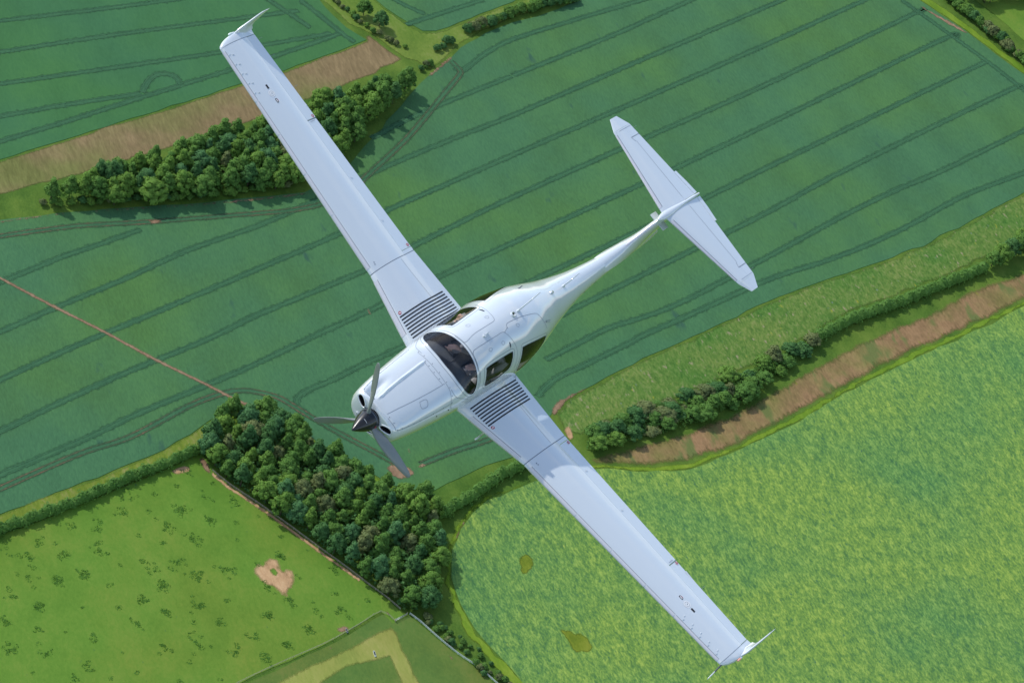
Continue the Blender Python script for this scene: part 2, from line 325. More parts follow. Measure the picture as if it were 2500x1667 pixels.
margin = sheet('flower_margin', wob(GP(F_MAR), .5, 5, 9), .11, M['margin'], soft=2.0)
F_MEA = [(-60, 1330), (0, 1305), (90, 1275), (240, 1215), (400, 1148), (490, 1106), (512, 1130), (525, 1153), (562, 1185), (628, 1230), (655, 1248), (708, 1287), (770, 1333), (841, 1384), (893, 1424), (945, 1462), (985, 1500), (960, 1522), (930, 1492), (851, 1540), (785, 1577), (625, 1646), (540, 1690), (500, 1740), (-60, 1740)]
meadow = sheet('meadow', wob(GP(F_MEA), .3, 6, 10), .12, M['meadow'])
F_PAD = [(985, 1508), (1000, 1504), (1050, 1545), (1105, 1590), (1170, 1635), (1240, 1700), (1260, 1740), (540, 1740), (560, 1690), (640, 1650), (790, 1582), (860, 1545), (932, 1500)]
paddock = sheet('paddock', wob(GP(F_PAD), .3, 6, 11), .10, ground_mat('paddock_grass', soft=False, cols=[(.09, .18, .035), (.115, .21, .04), (.15, .225, .05)], scale=.07, stretch=1.5, big=(1.2, .95, .9), bigscale=.02, fine=.8, bump=.4))
F_MOW = [(640, 1690), (673, 1667), (760, 1622), (851, 1580), (955, 1527), (971, 1545), (1005, 1620), (1040, 1700), (992, 1700), (965, 1640), (949, 1604), (925, 1612), (891, 1620), (851, 1627), (790, 1667), (755, 1690)]
mown = sheet('mown_path', wob(GP(F_MOW), .25, 5, 12), .16, M['mown'], soft=1.6)
F_NE = [(2300, -60), (2380, 0), (2420, 30), (2500, 100), (2600, 180), (2700, 180), (2700, -60)]
ne_field = sheet('wheat_field', wob(GP(F_NE), .3, 6, 13), .12, M['meadow'])
F_NEV = [(2215, -30), (2256, -3), (2275, 0), (2360, 60), (2500, 165), (2600, 240), (2600, 254), (2500, 182), (2354, 73), (2243, -1)]
verge_ne = sheet('grass_verge', wob(GP(F_NEV), .3, 5, 14), .10, M['verge'], soft=1.0)
F_TRK = [(760, -60), (785, 0), (850, 60), (900, 82), (950, 118), (990, 145), (1015, 150), (1050, 175), (1090, 143), (1118, 113), (1180, 76), (1250, 47), (1330, 20), (1400, -10), (1330, -22), (1252, 8), (1150, 49), (1064, 80), (1030, 80), (990, 58), (960, 36), (905, -8), (850, -60)]
track_gr = sheet('grass_track', wob(GP(F_TRK), .3, 5, 15), .08, ground_mat('track_grass', [(.13, .21, .03), (.18, .26, .04), (.26, .30, .08)], scale=.06, stretch=1.8, big=(.75, .9, .7), bigscale=.02, fine=.8, bump=.4), soft=1.5)
F_VLB = [(-60, 1280), (26, 1248), (133, 1205), (239, 1168), (319, 1133), (399, 1099), (465, 1062), (505, 1032), (520, 1060), (492, 1092), (399, 1134), (319, 1166), (239, 1205), (160, 1236), (0, 1296), (-60, 1320)]
verge_lb = sheet('grass_verge', wob(GP(F_VLB), .4, 5, 16), .18, ground_mat('tussocky_verge', [(.12, .19, .02), (.19, .26, .03), (.30, .30, .09)], scale=.12, stretch=2.2, big=(.85, .9, .8), bigscale=.04, fine=.9, bump=.6), soft=1.2)
F_VW = [(505, 1032), (560, 1003), (600, 990), (650, 1005), (720, 1036), (774, 1081), (838, 1119), (891, 1148), (944, 1180), (1000, 1207), (960, 1200), (900, 1180), (838, 1145), (770, 1098), (720, 1060)]
verge_w = sheet('grass_verge', wob(GP(F_VW), .3, 5, 17), .15, M['verge'], soft=1.0)

def even(P, step):
    seg = np.linalg.norm(np.diff(P, axis=0), axis=1); cum = np.concatenate([[0], np.cumsum(seg)]); s = np.linspace(0, cum[-1], max(3, int(cum[-1] / step)))
    return np.stack([np.interp(s, cum, P[:, 0]), np.interp(s, cum, P[:, 1])], 1)
def strip(name, pts, width, z, mat, parent=None, n=10, jit=0., seed=0):
    P = even(catmull(GP(pts), n, False), 1.1); r = np.random.default_rng(seed); V = []; F = []
    for i in range(len(P)):
        t = P[min(i + 1, len(P) - 1)] - P[max(i - 1, 0)]; t = t / np.linalg.norm(t); nn = np.array([-t[1], t[0]])
        w = width / 2; a = P[i] + nn * w * (1 + r.normal(0, jit)); b = P[i] - nn * w * (1 + r.normal(0, jit))
        V += [(*a, z), (*P[i], z), (*b, z)]
    for i in range(len(P) - 1): F += [(3 * i, 3 * i + 1, 3 * i + 4, 3 * i + 3), (3 * i + 1, 3 * i + 2, 3 * i + 5, 3 * i + 4)]
    me = mesh(V, F, False); ed = np.tile([0., 1., 0.], len(P)); ed[:3] = 0; ed[-3:] = 0; set_edge(me, ed)
    return obj(name, me, mat, parent)
# tramlines: each is a pair of wheelings pressed into the crop, a part of its field
TR = [[(1250, 186), (1489, 90), (1649, 18), (1720, -15)], [(905, 340), (1000, 290), (1104, 245), (1250, 186)], [(-40, 706), (0, 690), (146, 630), (239, 598), (346, 560)],
      [(1930, -8), (1875, 16), (1560, 150), (1250, 283), (1130, 330), (944, 407), (760, 495), (625, 553), (452, 614), (319, 675), (146, 747), (-40, 828)],
      [(2140, -12), (1875, 108), (1560, 246), (1250, 380), (944, 515), (835, 568), (625, 659), (399, 755), (200, 838), (-40, 946)],
      [(2248, 30), (2228, 36), (1875, 205), (1588, 332), (1250, 483), (1011, 600), (896, 658), (625, 771), (505, 829), (266, 928), (-40, 1072)],
      [(2330, 94), (2300, 98), (1875, 304), (1649, 411), (1561, 452), (1250, 594), (1074, 675), (939, 741), (758, 825), (625, 888), (505, 940), (346, 1006), (186, 1081), (-40, 1176)],
      [(2408, 152), (2354, 177), (1875, 409), (1700, 495), (1582, 553), (1298, 686), (1150, 760), (992, 842), (891, 888), (811, 927), (758, 950), (730, 968), (725, 990), (748, 1014)],
      [(2490, 220), (2460, 223), (2061, 417), (1875, 518), (1636, 638), (1383, 763), (1230, 840), (1100, 905)],
      [(2540, 300), (2300, 417), (2194, 462), (2061, 526), (1875, 627), (1649, 745), (1489, 800), (1423, 832), (1330, 880)],
      [(2540, 400), (2500, 422), (2354, 478), (2221, 550), (2114, 600), (2008, 640), (1875, 683), (1702, 761), (1569, 820), (1543, 834), (1436, 887), (1356, 925), (1310, 970)]]
HEAD = [[(1110, 162), (1130, 173), (1183, 133), (1250, 98), (1356, 64), (1489, 24), (1590, -5)], [(2199, 0), (2300, 72), (2407, 149), (2500, 221), (2580, 280)]]
WORN = [[(1100, 150), (1122, 172), (1120, 186), (1077, 239), (997, 335), (910, 417), (850, 470), (785, 499), (705, 515), (625, 522), (372, 542), (186, 553), (0, 577), (-40, 582)],
        [(-40, 1212), (0, 1193), (186, 1111), (319, 1066), (452, 996), (532, 964), (585, 954), (625, 957), (678, 970), (715, 991), (771, 1025), (838, 1063), (917, 1105), (965, 1132)], [(1024, 1135), (1104, 1103), (1197, 1071), (1270, 1030)]]
TRNW = [[(-40, 58), (0, 52), (239, 24), (426, 0), (520, -14)], [(-40, 134), (0, 128), (266, 88), (585, 46), (652, 37), (731, 27)], [(-40, 212), (0, 206), (266, 168), (529, 130), (657, 109), (811, 82)], [(-40, 291), (0, 285), (160, 257), (346, 229)],
        [(-40, 360), (0, 346), (160, 298), (319, 247), (439, 210), (567, 170), (670, 138), (811, 90), (828, 80)], [(346, 229), (358, 205), (375, 187), (399, 181), (423, 186), (437, 200), (436, 210)], [(731, 0), (780, 38), (827, 77), (868, 106)], [(640, -10), (700, 30), (760, 70)]]
TRTOP = [[(990, 62), (1050, 42), (1180, 0)], [(930, -20), (990, 15), (1040, 36)]]
def tramline(pts, field, z, mat, gauge=1.9, w=.9, band_w=4.4, seed=0):
    """flattened band with two wheelings in it"""
    root = strip('tramline', pts, band_w, z + .012, M['tramedge'], field, 12, .13, seed)
    P = GP(pts)
    for sgn in (-1, 1):
        Q = []
        for i in range(len(P)):
            t = P[min(i + 1, len(P) - 1)] - P[max(i - 1, 0)]; t /= np.linalg.norm(t); Q.append(P[i] + np.array([-t[1], t[0]]) * sgn * gauge / 2)
        c = even(catmull(Q, 12, False), 1.3); V = []; F = []; r = np.random.default_rng(seed * 7 + sgn + 3)
        for i in range(len(c)):
            t = c[min(i + 1, len(c) - 1)] - c[max(i - 1, 0)]; t = t / np.linalg.norm(t); nn = np.array([-t[1], t[0]]); ww = w / 2 * max(.1, 1 + r.normal(0, .2))
            V += [(*(c[i] + nn * ww), z + .045), (*c[i], z + .045), (*(c[i] - nn * ww), z + .045)]
        for i in range(len(c) - 1): F += [(3 * i, 3 * i + 1, 3 * i + 4, 3 * i + 3), (3 * i + 1, 3 * i + 2, 3 * i + 5, 3 * i + 4)]
        me = mesh(V, F, False); ed = np.tile([0., 1., 0.], len(c)); ed[:3] = 0; ed[-3:] = 0; set_edge(me, ed)
        obj('wheel_track', me, mat, root)
M['tramedge'] = ground_mat('flattened_crop', [(.046, .136, .063), (.054, .156, .070), (.063, .176, .077)], scale=.08, stretch=1.5, fine=1.0, bump=.5)
for i, t in enumerate(TR): tramline(t, main_field, .14 + .002 * i, M['tram'], seed=i)
for i, t in enumerate(HEAD): tramline(t, main_field, .166 + .002 * i, M['tram'], seed=30 + i)
for i, t in enumerate(WORN): tramline(t, main_field, .174 + .002 * i, M['tramsoil'], gauge=2.1, seed=40 + i)
for i, t in enumerate(TRNW): tramline(t, nw_field, .14 + .003 * i, M['tram'], seed=50 + i)
for i, t in enumerate(TRTOP): tramline(t, top_field, .14 + .01 * i, M['tram'], seed=60 + i)
# the trodden footpath across the wheat
strip('footpath', [(-40, 662), (0, 680), (66, 715), (146, 757), (239, 803), (295, 833), (386, 882), (505, 940), (585, 981), (640, 1000), (660, 1008)], 2.1, .25, M['soil'], None, 10, .12, 5)['kind'] = 'structure'
strip('worn_edge', [(516, 1154), (558, 1189), (626, 1234), (652, 1252), (706, 1291), (768, 1337), (838, 1388), (880, 1418)], 2.0, .17, M['sand'], None, 10, .2, 6)['kind'] = 'structure'
def patch(name, pts, z, mat, parent=None, seed=0, amp=.5, label=None):
    return sheet(name, wob(catmull(GP(pts), 5), amp * 1.2, .9, seed), z, mat, False, parent, soft=1.1)
for i, (pts, a) in enumerate([([(944, 1140), (970, 1132), (997, 1140), (1013, 1156), (998, 1165), (979, 1170), (957, 1162)], .5), ([(1019, 1140), (1030, 1131), (1042, 1136), (1030, 1143)], .3), ([(993, 1096), (999, 1095), (1003, 1108), (996, 1106)], .2), ([(360, 540), (385, 536), (398, 542), (375, 548)], .3),
                              ([(895, 756), (901, 755), (907, 768), (902, 770)], .1), ([(1345, 1010), (1356, 985), (1400, 960), (1435, 945), (1425, 955), (1385, 980), (1360, 1012)], .3), ([(2225, 0), (2260, 22), (2330, 60), (2362, 82), (2350, 80), (2300, 52), (2255, 24)], .3), ([(1045, 186), (1075, 158), (1098, 140), (1104, 146), (1080, 165), (1055, 186)], .3),
                              ([(0, 541), (133, 524), (292, 511), (479, 499), (625, 485), (745, 472), (745, 476), (625, 491), (479, 503), (292, 514), (133, 527), (0, 545)], .2)]):
    patch('bare_patch', pts, .225 + .002 * i, M['soil'], main_field, 70 + i, a)
# sandy scrape in the meadow and small bare spots
scrape = sheet('sandy_scrape', [p for p in wob(catmull(GP([(617, 1395), (626, 1375), (640, 1377), (650, 1364), (668, 1360), (683, 1372), (690, 1392), (703, 1386), (715, 1392), (721, 1412), (719, 1428), (708, 1440), (705, 1452), (690, 1463), (680, 1445), (655, 1430), (640, 1425), (628, 1410)]), 5), .6, .9, 80)], .15, M['sand'], False, soft=2.0)
patch('grass_island', [(656, 1390), (668, 1386), (680, 1398), (675, 1406), (664, 1404)], .17, ground_mat('island_grass', [(.112, .240, .026), (.140, .275, .032), (.180, .295, .040)], scale=.1, fine=.8, bump=.4), scrape, 81, .3)
for i, (pts, a) in enumerate([([(420, 1148), (445, 1138), (462, 1140), (463, 1152), (440, 1158), (425, 1158)], .3), ([(485, 1122), (500, 1120), (516, 1150), (503, 1153)], .25), ([(820, 1533), (840, 1527), (852, 1533), (843, 1543), (826, 1543)], .3), ([(906, 1602), (920, 1601), (922, 1611), (908, 1612)], .2), ([(803, 1580), (812, 1578), (812, 1584), (804, 1585)], .15),
                              ([(1093, 1598), (1100, 1600), (1110, 1609), (1101, 1610)], .2), ([(936, 1490), (942, 1489), (955, 1502), (950, 1503)], .15), ([(1121, 1290), (1132, 1270), (1137, 1272), (1128, 1292), (1116, 1315), (1108, 1318)], .2), ([(1378, 1045), (1390, 1042), (1400, 1062), (1396, 1075), (1382, 1066)], .4)]):
    o = patch('bare_patch', pts, .145 + .003 * i, M['sand'] if i in (0, 8) else M['soil'], None, 90 + i, a); o['kind'] = 'structure'
for i, pts in enumerate([[(1365, 1538), (1385, 1537), (1405, 1545), (1420, 1545), (1442, 1565), (1445, 1588), (1425, 1592), (1408, 1595), (1395, 1582), (1382, 1560)], [(1268, 1360), (1285, 1352), (1302, 1365), (1303, 1382), (1290, 1400), (1275, 1402), (1268, 1380)]]):
    patch('weedy_hollow', pts, .19, ground_mat('weedy_hollow', [(.14, .20, .015), (.19, .245, .02), (.24, .28, .03)], scale=.2, stretch=1.5, fine=1.0, bump=.5), barley, 110 + i, .6)

# ------------------------------------------------------------------ trees, hedges, tufts
M['bark'] = plain('bark', (.10, .075, .05), .9, noise=.3, nscale=3)
LEAF = [leaf_mat('leaf_mid', (.11, .25, .05), (.175, .335, .065)), leaf_mat('leaf_bright', (.15, .295, .05), (.21, .375, .065)), leaf_mat('leaf_dark', (.075, .20, .06), (.12, .265, .075)), leaf_mat('leaf_olive', (.165, .225, .080), (.24, .285, .105)), leaf_mat('leaf_blue', (.085, .22, .08), (.13, .295, .10))]
HUE = ['mid green', 'bright green', 'dark green', 'olive brown', 'bluish green']; SHAPE = dict(round='rounded', tall='tall', pointed='narrow', bush='low', big='broad')
def zone(q, poly, a, b, c):
    """which edge of a wood a tree stands at: names for its upper-image edge, its middle and its lower-image edge"""
    P = np.array(poly); ys = P[:, 1]; x0 = np.abs(P[:, 0] - q[0]); near = P[x0 < 25] if (x0 < 25).sum() > 2 else P; t = (q[1] - near[:, 1].min()) / max(near[:, 1].max() - near[:, 1].min(), 1e-6)
    return a if t > .66 else (b if t > .33 else c)
def leaf_quads(C, N, size, r):
    """one small folded leaf clump for each centre C with rough facing N"""
    n = len(C); up = r.normal(size=(n, 3)); N = N + r.normal(size=(n, 3)) * .33; N /= np.linalg.norm(N, axis=1)[:, None]
    a = np.cross(N, up); a /= np.linalg.norm(a, axis=1)[:, None] + 1e-9; b = np.cross(N, a)
    s = size * r.uniform(.6, 1.35, n)[:, None]
    V = np.concatenate([C - a * s, C + b * s * .7 + N * s * .25, C + a * s, C - b * s * .7 + N * s * .25], 0).reshape(4, n, 3).transpose(1, 0, 2).reshape(-1, 3)
    F = [(4 * i, 4 * i + 1, 4 * i + 2, 4 * i + 3) for i in range(n)]
    return V, F
def blob(c, rad, r, seg=7, ring=5):
    V = []; F = []
    for i in range(ring + 1):
        t = math.pi * i / ring
        for k in range(seg):
            p = 2 * math.pi * k / seg; q = 1 + r.normal(0, .10)
            V.append(np.asarray(c) + np.asarray(rad) * q * np.array([math.sin(t) * math.cos(p), math.sin(t) * math.sin(p), math.cos(t)]))
    for i in range(ring):
        for k in range(seg): F.append((i * seg + k, i * seg + (k + 1) % seg, (i + 1) * seg + (k + 1) % seg, (i + 1) * seg + k))
    return V, F
def crown_mesh(seed, h=9., rx=3.2, base=1.6, lobes=16, leaves=900, conic=0.):
    """an uneven crown: many lobes of leaf clumps round loose inner masses"""
    r = np.random.default_rng(seed); parts = []; cz = (h + base) / 2; rz = (h - base) / 2
    Ls = []
    for k in range(lobes):
        u = r.normal(size=3); u /= np.linalg.norm(u); u[2] = abs(u[2]) * 1.1 - .45
        q = r.uniform(.6, 1.0); zz = cz + u[2] * rz * q
        sh = 1 - conic * (zz - base) / (h - base)
        Ls.append((np.array([u[0] * rx * q * sh, u[1] * rx * q * sh, zz]), r.uniform(.17, .34) * rx))
    Ls.append((np.array([0, 0, cz - .1 * rz]), .66 * rx)); Ls.append((np.array([0, 0, cz + .35 * rz]), .5 * rx)); Ls.append((np.array([0, 0, h - .35 * rx]), .36 * rx))
    per = leaves // len(Ls)
    for c, rad in Ls:
        nn = int(per * (rad / (.28 * rx)) ** 1.5); d = r.normal(size=(nn, 3)); d /= np.linalg.norm(d, axis=1)[:, None]
        rr = rad * r.uniform(.72, 1.10, nn)[:, None]; parts.append(leaf_quads(c + d * rr * [1, 1, .85], d, .33, r))
        parts.append(blob(c, (rad * .80, rad * .80, rad * .68), r))
    V, F = join(*parts); A = np.array(V); cen = np.array([c for c, _ in Ls]); rd = np.array([q for _, q in Ls]); D = A[:, None, :] - cen[None]; k = (np.linalg.norm(D, axis=2) / rd).argmin(1)
    n1 = D[np.arange(len(A)), k]; n1 /= np.linalg.norm(n1, axis=1)[:, None] + 1e-9; n2 = A - [0, 0, cz - .3 * rz]; n2 /= np.linalg.norm(n2, axis=1)[:, None] + 1e-9
    n = n1 * .7 + n2 * .6 + r.normal(0, .42, A.shape) + [0, 0, .15]; n /= np.linalg.norm(n, axis=1)[:, None]
    f4 = np.array(F); fn = np.cross(A[f4[:, 2]] - A[f4[:, 0]], A[f4[:, 3]] - A[f4[:, 1]]); bad = (fn * n[f4].mean(1)).sum(1) < 0; f4[bad] = f4[bad][:, ::-1]
    return mesh(A, f4, True, n)
def trunk_mesh(seed, h=9., rx=3.2):
    r = np.random.default_rng(seed + 500); t = [tube([(0, 0, -.2), (r.normal(0, .1), r.normal(0, .1), h * .3), (r.normal(0, .25), r.normal(0, .25), h * .78)], [.045 * h * .55, .03 * h * .55, .01 * h], 6)]
    for k in range(4):
        a = 2 * math.pi * k / 4 + r.uniform(0, 1); z0 = h * r.uniform(.28, .5); e = np.array([math.cos(a) * rx * .7, math.sin(a) * rx * .7, z0 + h * r.uniform(.12, .28)])
        t.append(tube([(0, 0, z0), e * [.5, .5, 1] - [0, 0, h * .05], e], [.09, .06, .025], 5))
    V, F = join(*t); return mesh(V, F, True)
PROT = {}
for kind, (h, rx, base, lob, lv, con) in dict(round=(9.5, 3.7, 1.0, 46, 2300, 0.), tall=(11., 3.2, 1.2, 44, 2100, .25), pointed=(10., 2.8, .8, 38, 1800, .5), bush=(4.2, 2.5, .15, 26, 1200, .1), big=(14., 6.2, 1.6, 70, 4200, .05)).items():
    for v in range(4 if kind != 'big' else 2):
        cs = [crown_mesh(hash((kind, 1)) % 1 + v * 31 + len(kind) * 101, h, rx, base, lob, lv, con)]
        PROT[kind, v] = (cs[0], trunk_mesh(v + len(kind) * 7, h, rx))
CROWN_CACHE = {}
def tree(x, y, kind, leaf, scale, label, group=None, name='tree', cat='tree', zs=1.0, z=0.):
    v = int(rng.integers(0, 4 if kind != 'big' else 2)); cmh, tmh = PROT[kind, v]; key = (kind, v, leaf)
    if key not in CROWN_CACHE:
        me = cmh.copy(); me.materials.clear(); me.materials.append(LEAF[leaf]); CROWN_CACHE[key] = me
    e = empty(name, (x, y, z), label=label, category=cat)
    if group: e['group'] = group
    e.rotation_euler = (rng.normal(0, .03), rng.normal(0, .03), rng.uniform(0, 6.28)); e.scale = (scale * rng.uniform(.93, 1.07), scale * rng.uniform(.93, 1.07), scale * zs * rng.uniform(.93, 1.07))
    o = bpy.data.objects.new('crown', CROWN_CACHE[key]); COL.objects.link(o); o.parent = e
    if not tmh.materials: tmh.materials.append(M['bark'])
    t = bpy.data.objects.new('trunk', tmh); COL.objects.link(t); t.parent = e
    return e
def scatter(poly, dist, seed, cap=400, edge=0.):
    r = np.random.default_rng(seed); P = np.array(poly); lo, hi = P.min(0), P.max(0); out = []
    Q = r.uniform(lo, hi, (14000, 2)); Q = Q[inside(Q[:, 0], Q[:, 1], P)]
    if edge: Q = Q[segdist(Q, P) > edge]
    for q in Q:
        if all((q[0] - o[0]) ** 2 + (q[1] - o[1]) ** 2 > dist * dist for o in out): out.append(q)
        if len(out) >= cap: break
    return out
def pick(w): return int(rng.choice(len(w), p=np.array(w) / sum(w)))
# the long wood under the starboard wing
W1 = [(112, 500), (200, 468), (300, 430), (420, 396), (540, 355), (660, 316), (740, 290), (850, 254), (930, 228), (990, 208), (1008, 214), (990, 238), (955, 262), (905, 302), (868, 345), (820, 395), (770, 430), (700, 452), (620, 464), (480, 478), (300, 488), (180, 500)]
W1g = GP(W1)
for q in scatter(W1g, 4.85, 21, 118):
    k = ['round', 'tall', 'pointed'][pick([.5, .3, .2])]; lf = pick([.46, .32, .14, .02, .06])
    tree(q[0], q[1], k, lf, rng.uniform(1.1, 1.42), '%s %s tree %s the long wood under the raised wing' % (SHAPE[k], HUE[lf], zone(q, W1g, 'on the stubble side of', 'in the middle of', 'at the front edge of')), 'trees of the long wood beside the stubble')
for q in even(catmull(GP([(105, 503), (180, 501), (300, 492), (480, 482), (620, 468), (700, 456)]), 8, False), 3.6): tree(q[0] + rng.normal(0, .6), q[1] + rng.normal(0, .5), 'bush', (lf := pick([.4, .3, .2, .1, 0])), rng.uniform(.7, 1.1), '%s bush along the foot of the long wood' % HUE[lf], 'bushes at the foot of the long wood', 'bush', 'bush')
p = G(365, 492); tree(p[0], p[1], 'big', 1, .98, 'biggest round bright green tree at the front of the long wood', zs=.85)
p = G(278, 500); tree(p[0], p[1], 'round', 1, 1.15, 'small round pale tree left of the biggest tree in the long wood', zs=.9)
p = G(488, 484); tree(p[0], p[1], 'round', 0, 1.35, 'broad mid green tree right of the biggest tree in the long wood', zs=.9)
p = G(560, 478); tree(p[0], p[1], 'bush', 1, 1.2, 'low pale bush at the front edge of the long wood', name='bush', cat='bush')
p = G(672, 462); tree(p[0], p[1], 'round', 1, .95, 'yellowish green tree at the front of the long wood beside the wing')
# the wood below the propeller
W2 = [(512, 1060), (560, 1018), (610, 1010), (680, 1030), (728, 1062), (765, 1100), (838, 1146), (900, 1182), (960, 1208), (1020, 1225), (1062, 1250), (1075, 1300), (1068, 1380), (1060, 1440), (1040, 1480), (1010, 1494), (985, 1490), (945, 1452), (893, 1414), (841, 1374), (770, 1323), (708, 1278), (655, 1238), (628, 1220), (562, 1176), (525, 1143), (505, 1105)]
W2g = GP(W2)
for q in scatter(W2g, 5.0, 22, 118):
    k = ['round', 'tall', 'pointed'][pick([.5, .25, .25])]; lf = pick([.38, .20, .19, .13, .10])
    tree(q[0], q[1], k, lf, rng.uniform(.88, 1.25), '%s %s tree %s the wood below the propeller' % (SHAPE[k], HUE[lf], zone(q, W2g, 'on the wheat side of', 'in the middle of', 'on the fence side of')), 'trees of the wood between wheat and meadow')
# the copse to the right of the lowered wing, running into a hedge
W3 = [(1425, 1092), (1445, 1070), (1480, 1045), (1560, 1020), (1640, 985), (1720, 955), (1800, 918), (1880, 885), (1950, 845), (1990, 822), (2000, 834), (1978, 855), (1930, 892), (1875, 930), (1790, 990), (1700, 1036), (1620, 1058), (1560, 1072), (1500, 1088), (1440, 1100)]
W3g = GP(W3)
for q in scatter(W3g, 4.3, 23, 46):
    k = ['round', 'bush', 'tall'][pick([.55, .25, .2])]; lf = pick([.42, .14, .22, .17, .05])
    tree(q[0], q[1], k, lf, rng.uniform(.92, 1.25) * (1.4 if k == 'bush' else 1), '%s %s tree %s the copse beside the brown strip' % (SHAPE[k], HUE[lf], zone(q, W3g, 'on the flower margin side of', 'in the middle of', 'on the shaded side of')), 'trees of the copse between flower margin and brown strip', zs=.66)
def undergrowth(poly, seed, hmax, leaf, label):
    """the unbroken lower canopy between the trees of a wood"""
    r = np.random.default_rng(seed); P = np.array(poly); lo, hi = P.min(0), P.max(0); n = int((hi - lo).prod() / .4); Q = r.uniform(lo, hi, (n, 2)); Q = Q[inside(Q[:, 0], Q[:, 1], P)]; d = segdist(Q, P)
    h = hmax * np.clip(.25 + d / 3.5, 0, 1) * (.72 + .16 * np.sin(Q[:, 0] * .9) * np.sin(Q[:, 1] * 1.1 + 1) + .12 * np.sin(Q[:, 0] * 2.1 + Q[:, 1] * 1.7)) * r.uniform(.8, 1.1, len(Q))
    C3 = np.column_stack([Q, h]); N3 = np.column_stack([np.cos(Q[:, 0] * 1.8) * .5, np.cos(Q[:, 1] * 2.2) * .5, np.ones(len(Q))]); V, F = leaf_quads(C3, N3, .62, r); o = P.mean(0)
    obj('undergrowth', mesh(V - [o[0], o[1], 0], F, False), LEAF[leaf], kind='stuff', label=label).location = (o[0], o[1], 0)
undergrowth(W1g, 61, 7.6, 0, 'tangled green undergrowth filling the long wood')
undergrowth(W2g, 62, 6.2, 2, 'tangled green undergrowth filling the wood below the propeller')
undergrowth(W3g, 63, 4.2, 0, 'tangled green undergrowth filling the narrow copse')
# single trees and bushes along the grassy track at the top
for (px, py, k, lf, s, lab) in [(887, 38, 'round', 0, .95, 'round tree by the grassy track, the upper of two'), (925, 66, 'round', 2, .95, 'dark round tree by the grassy track, the lower of two')]:
    p = G(px, py); tree(p[0], p[1], k, lf, s, lab)
def bush_row(pts, step, sc, lab, group, leaf=(.5, .2, .2, .1, 0), jit=.6, kind='bush'):
    P = catmull(GP(pts), 10, False); d = 0; last = None
    for i in range(len(P) - 1):
        L = np.linalg.norm(P[i + 1] - P[i]); t = 0
        while d + (L - t) >= step:
            t += step - d; d = 0; q = P[i] + (P[i + 1] - P[i]) * t / L + rng.normal(0, jit, 2)
            lf = pick(leaf); tree(q[0], q[1], kind, lf, sc * rng.uniform(.75, 1.2), lab.replace('HUE', HUE[lf]), group, 'tree' if kind == 'round' else 'bush', 'tree' if kind == 'round' else 'bush')
        d += L - t
bush_row([(800, -12), (850, 30), (905, 75), (950, 100), (1003, 126)], 3.4, .62, 'small HUE bush along the grassy track at the top', 'bushes along the grassy track', (.4, .1, .2, .3, 0))
bush_row([(1058, 128), (1080, 118), (1104, 104)], 3.0, .85, 'HUE bush in the short clump where the grass tracks meet', 'bushes at the track crossing', (.2, 0, .7, .1, 0))
bush_row([(1128, 82), (1197, 58), (1250, 38), (1316, 20), (1400, 0)], 2.5, 1.1, 'dense HUE bush in the top hedge between two wheat fields', 'bushes of the top hedge', (.3, .15, .5, .05, 0))
bush_row([(1016, 178), (1034, 168), (1050, 158)], 2.4, .6, 'low HUE bush in the short hedge at the end of the long wood', 'bushes of the short hedge', (.3, .2, .3, .2, 0))
bush_row([(2296, -20), (2340, 22), (2390, 62), (2450, 112), (2520, 172)], 2.4, 1.25, 'scrubby HUE bush in the hedge at the upper right corner', 'bushes of the upper right hedge', (.35, .2, .25, .2, 0))
bush_row([(2360, -8), (2410, 6), (2480, -2), (2540, -12)], 3.4, 1.15, 'HUE tree in the clump at the upper right corner', 'trees in the upper right corner', (.2, 0, .8, 0, 0), 1.2, 'round')
bush_row([(1010, 1500), (1040, 1518), (1080, 1550), (1130, 1592), (1180, 1630), (1250, 1690)], 2.3, .55, 'low HUE bush in the ragged hedge behind the white fence', 'bushes behind the white fence', (.35, .15, .2, .3, 0), 1.2)
bush_row([(1050, 1505), (1090, 1540), (1140, 1580), (1200, 1640)], 2.8, .5, 'low HUE bush in the ragged hedge behind the white fence', 'bushes behind the white fence', (.35, .15, .2, .3, 0), 1.0)
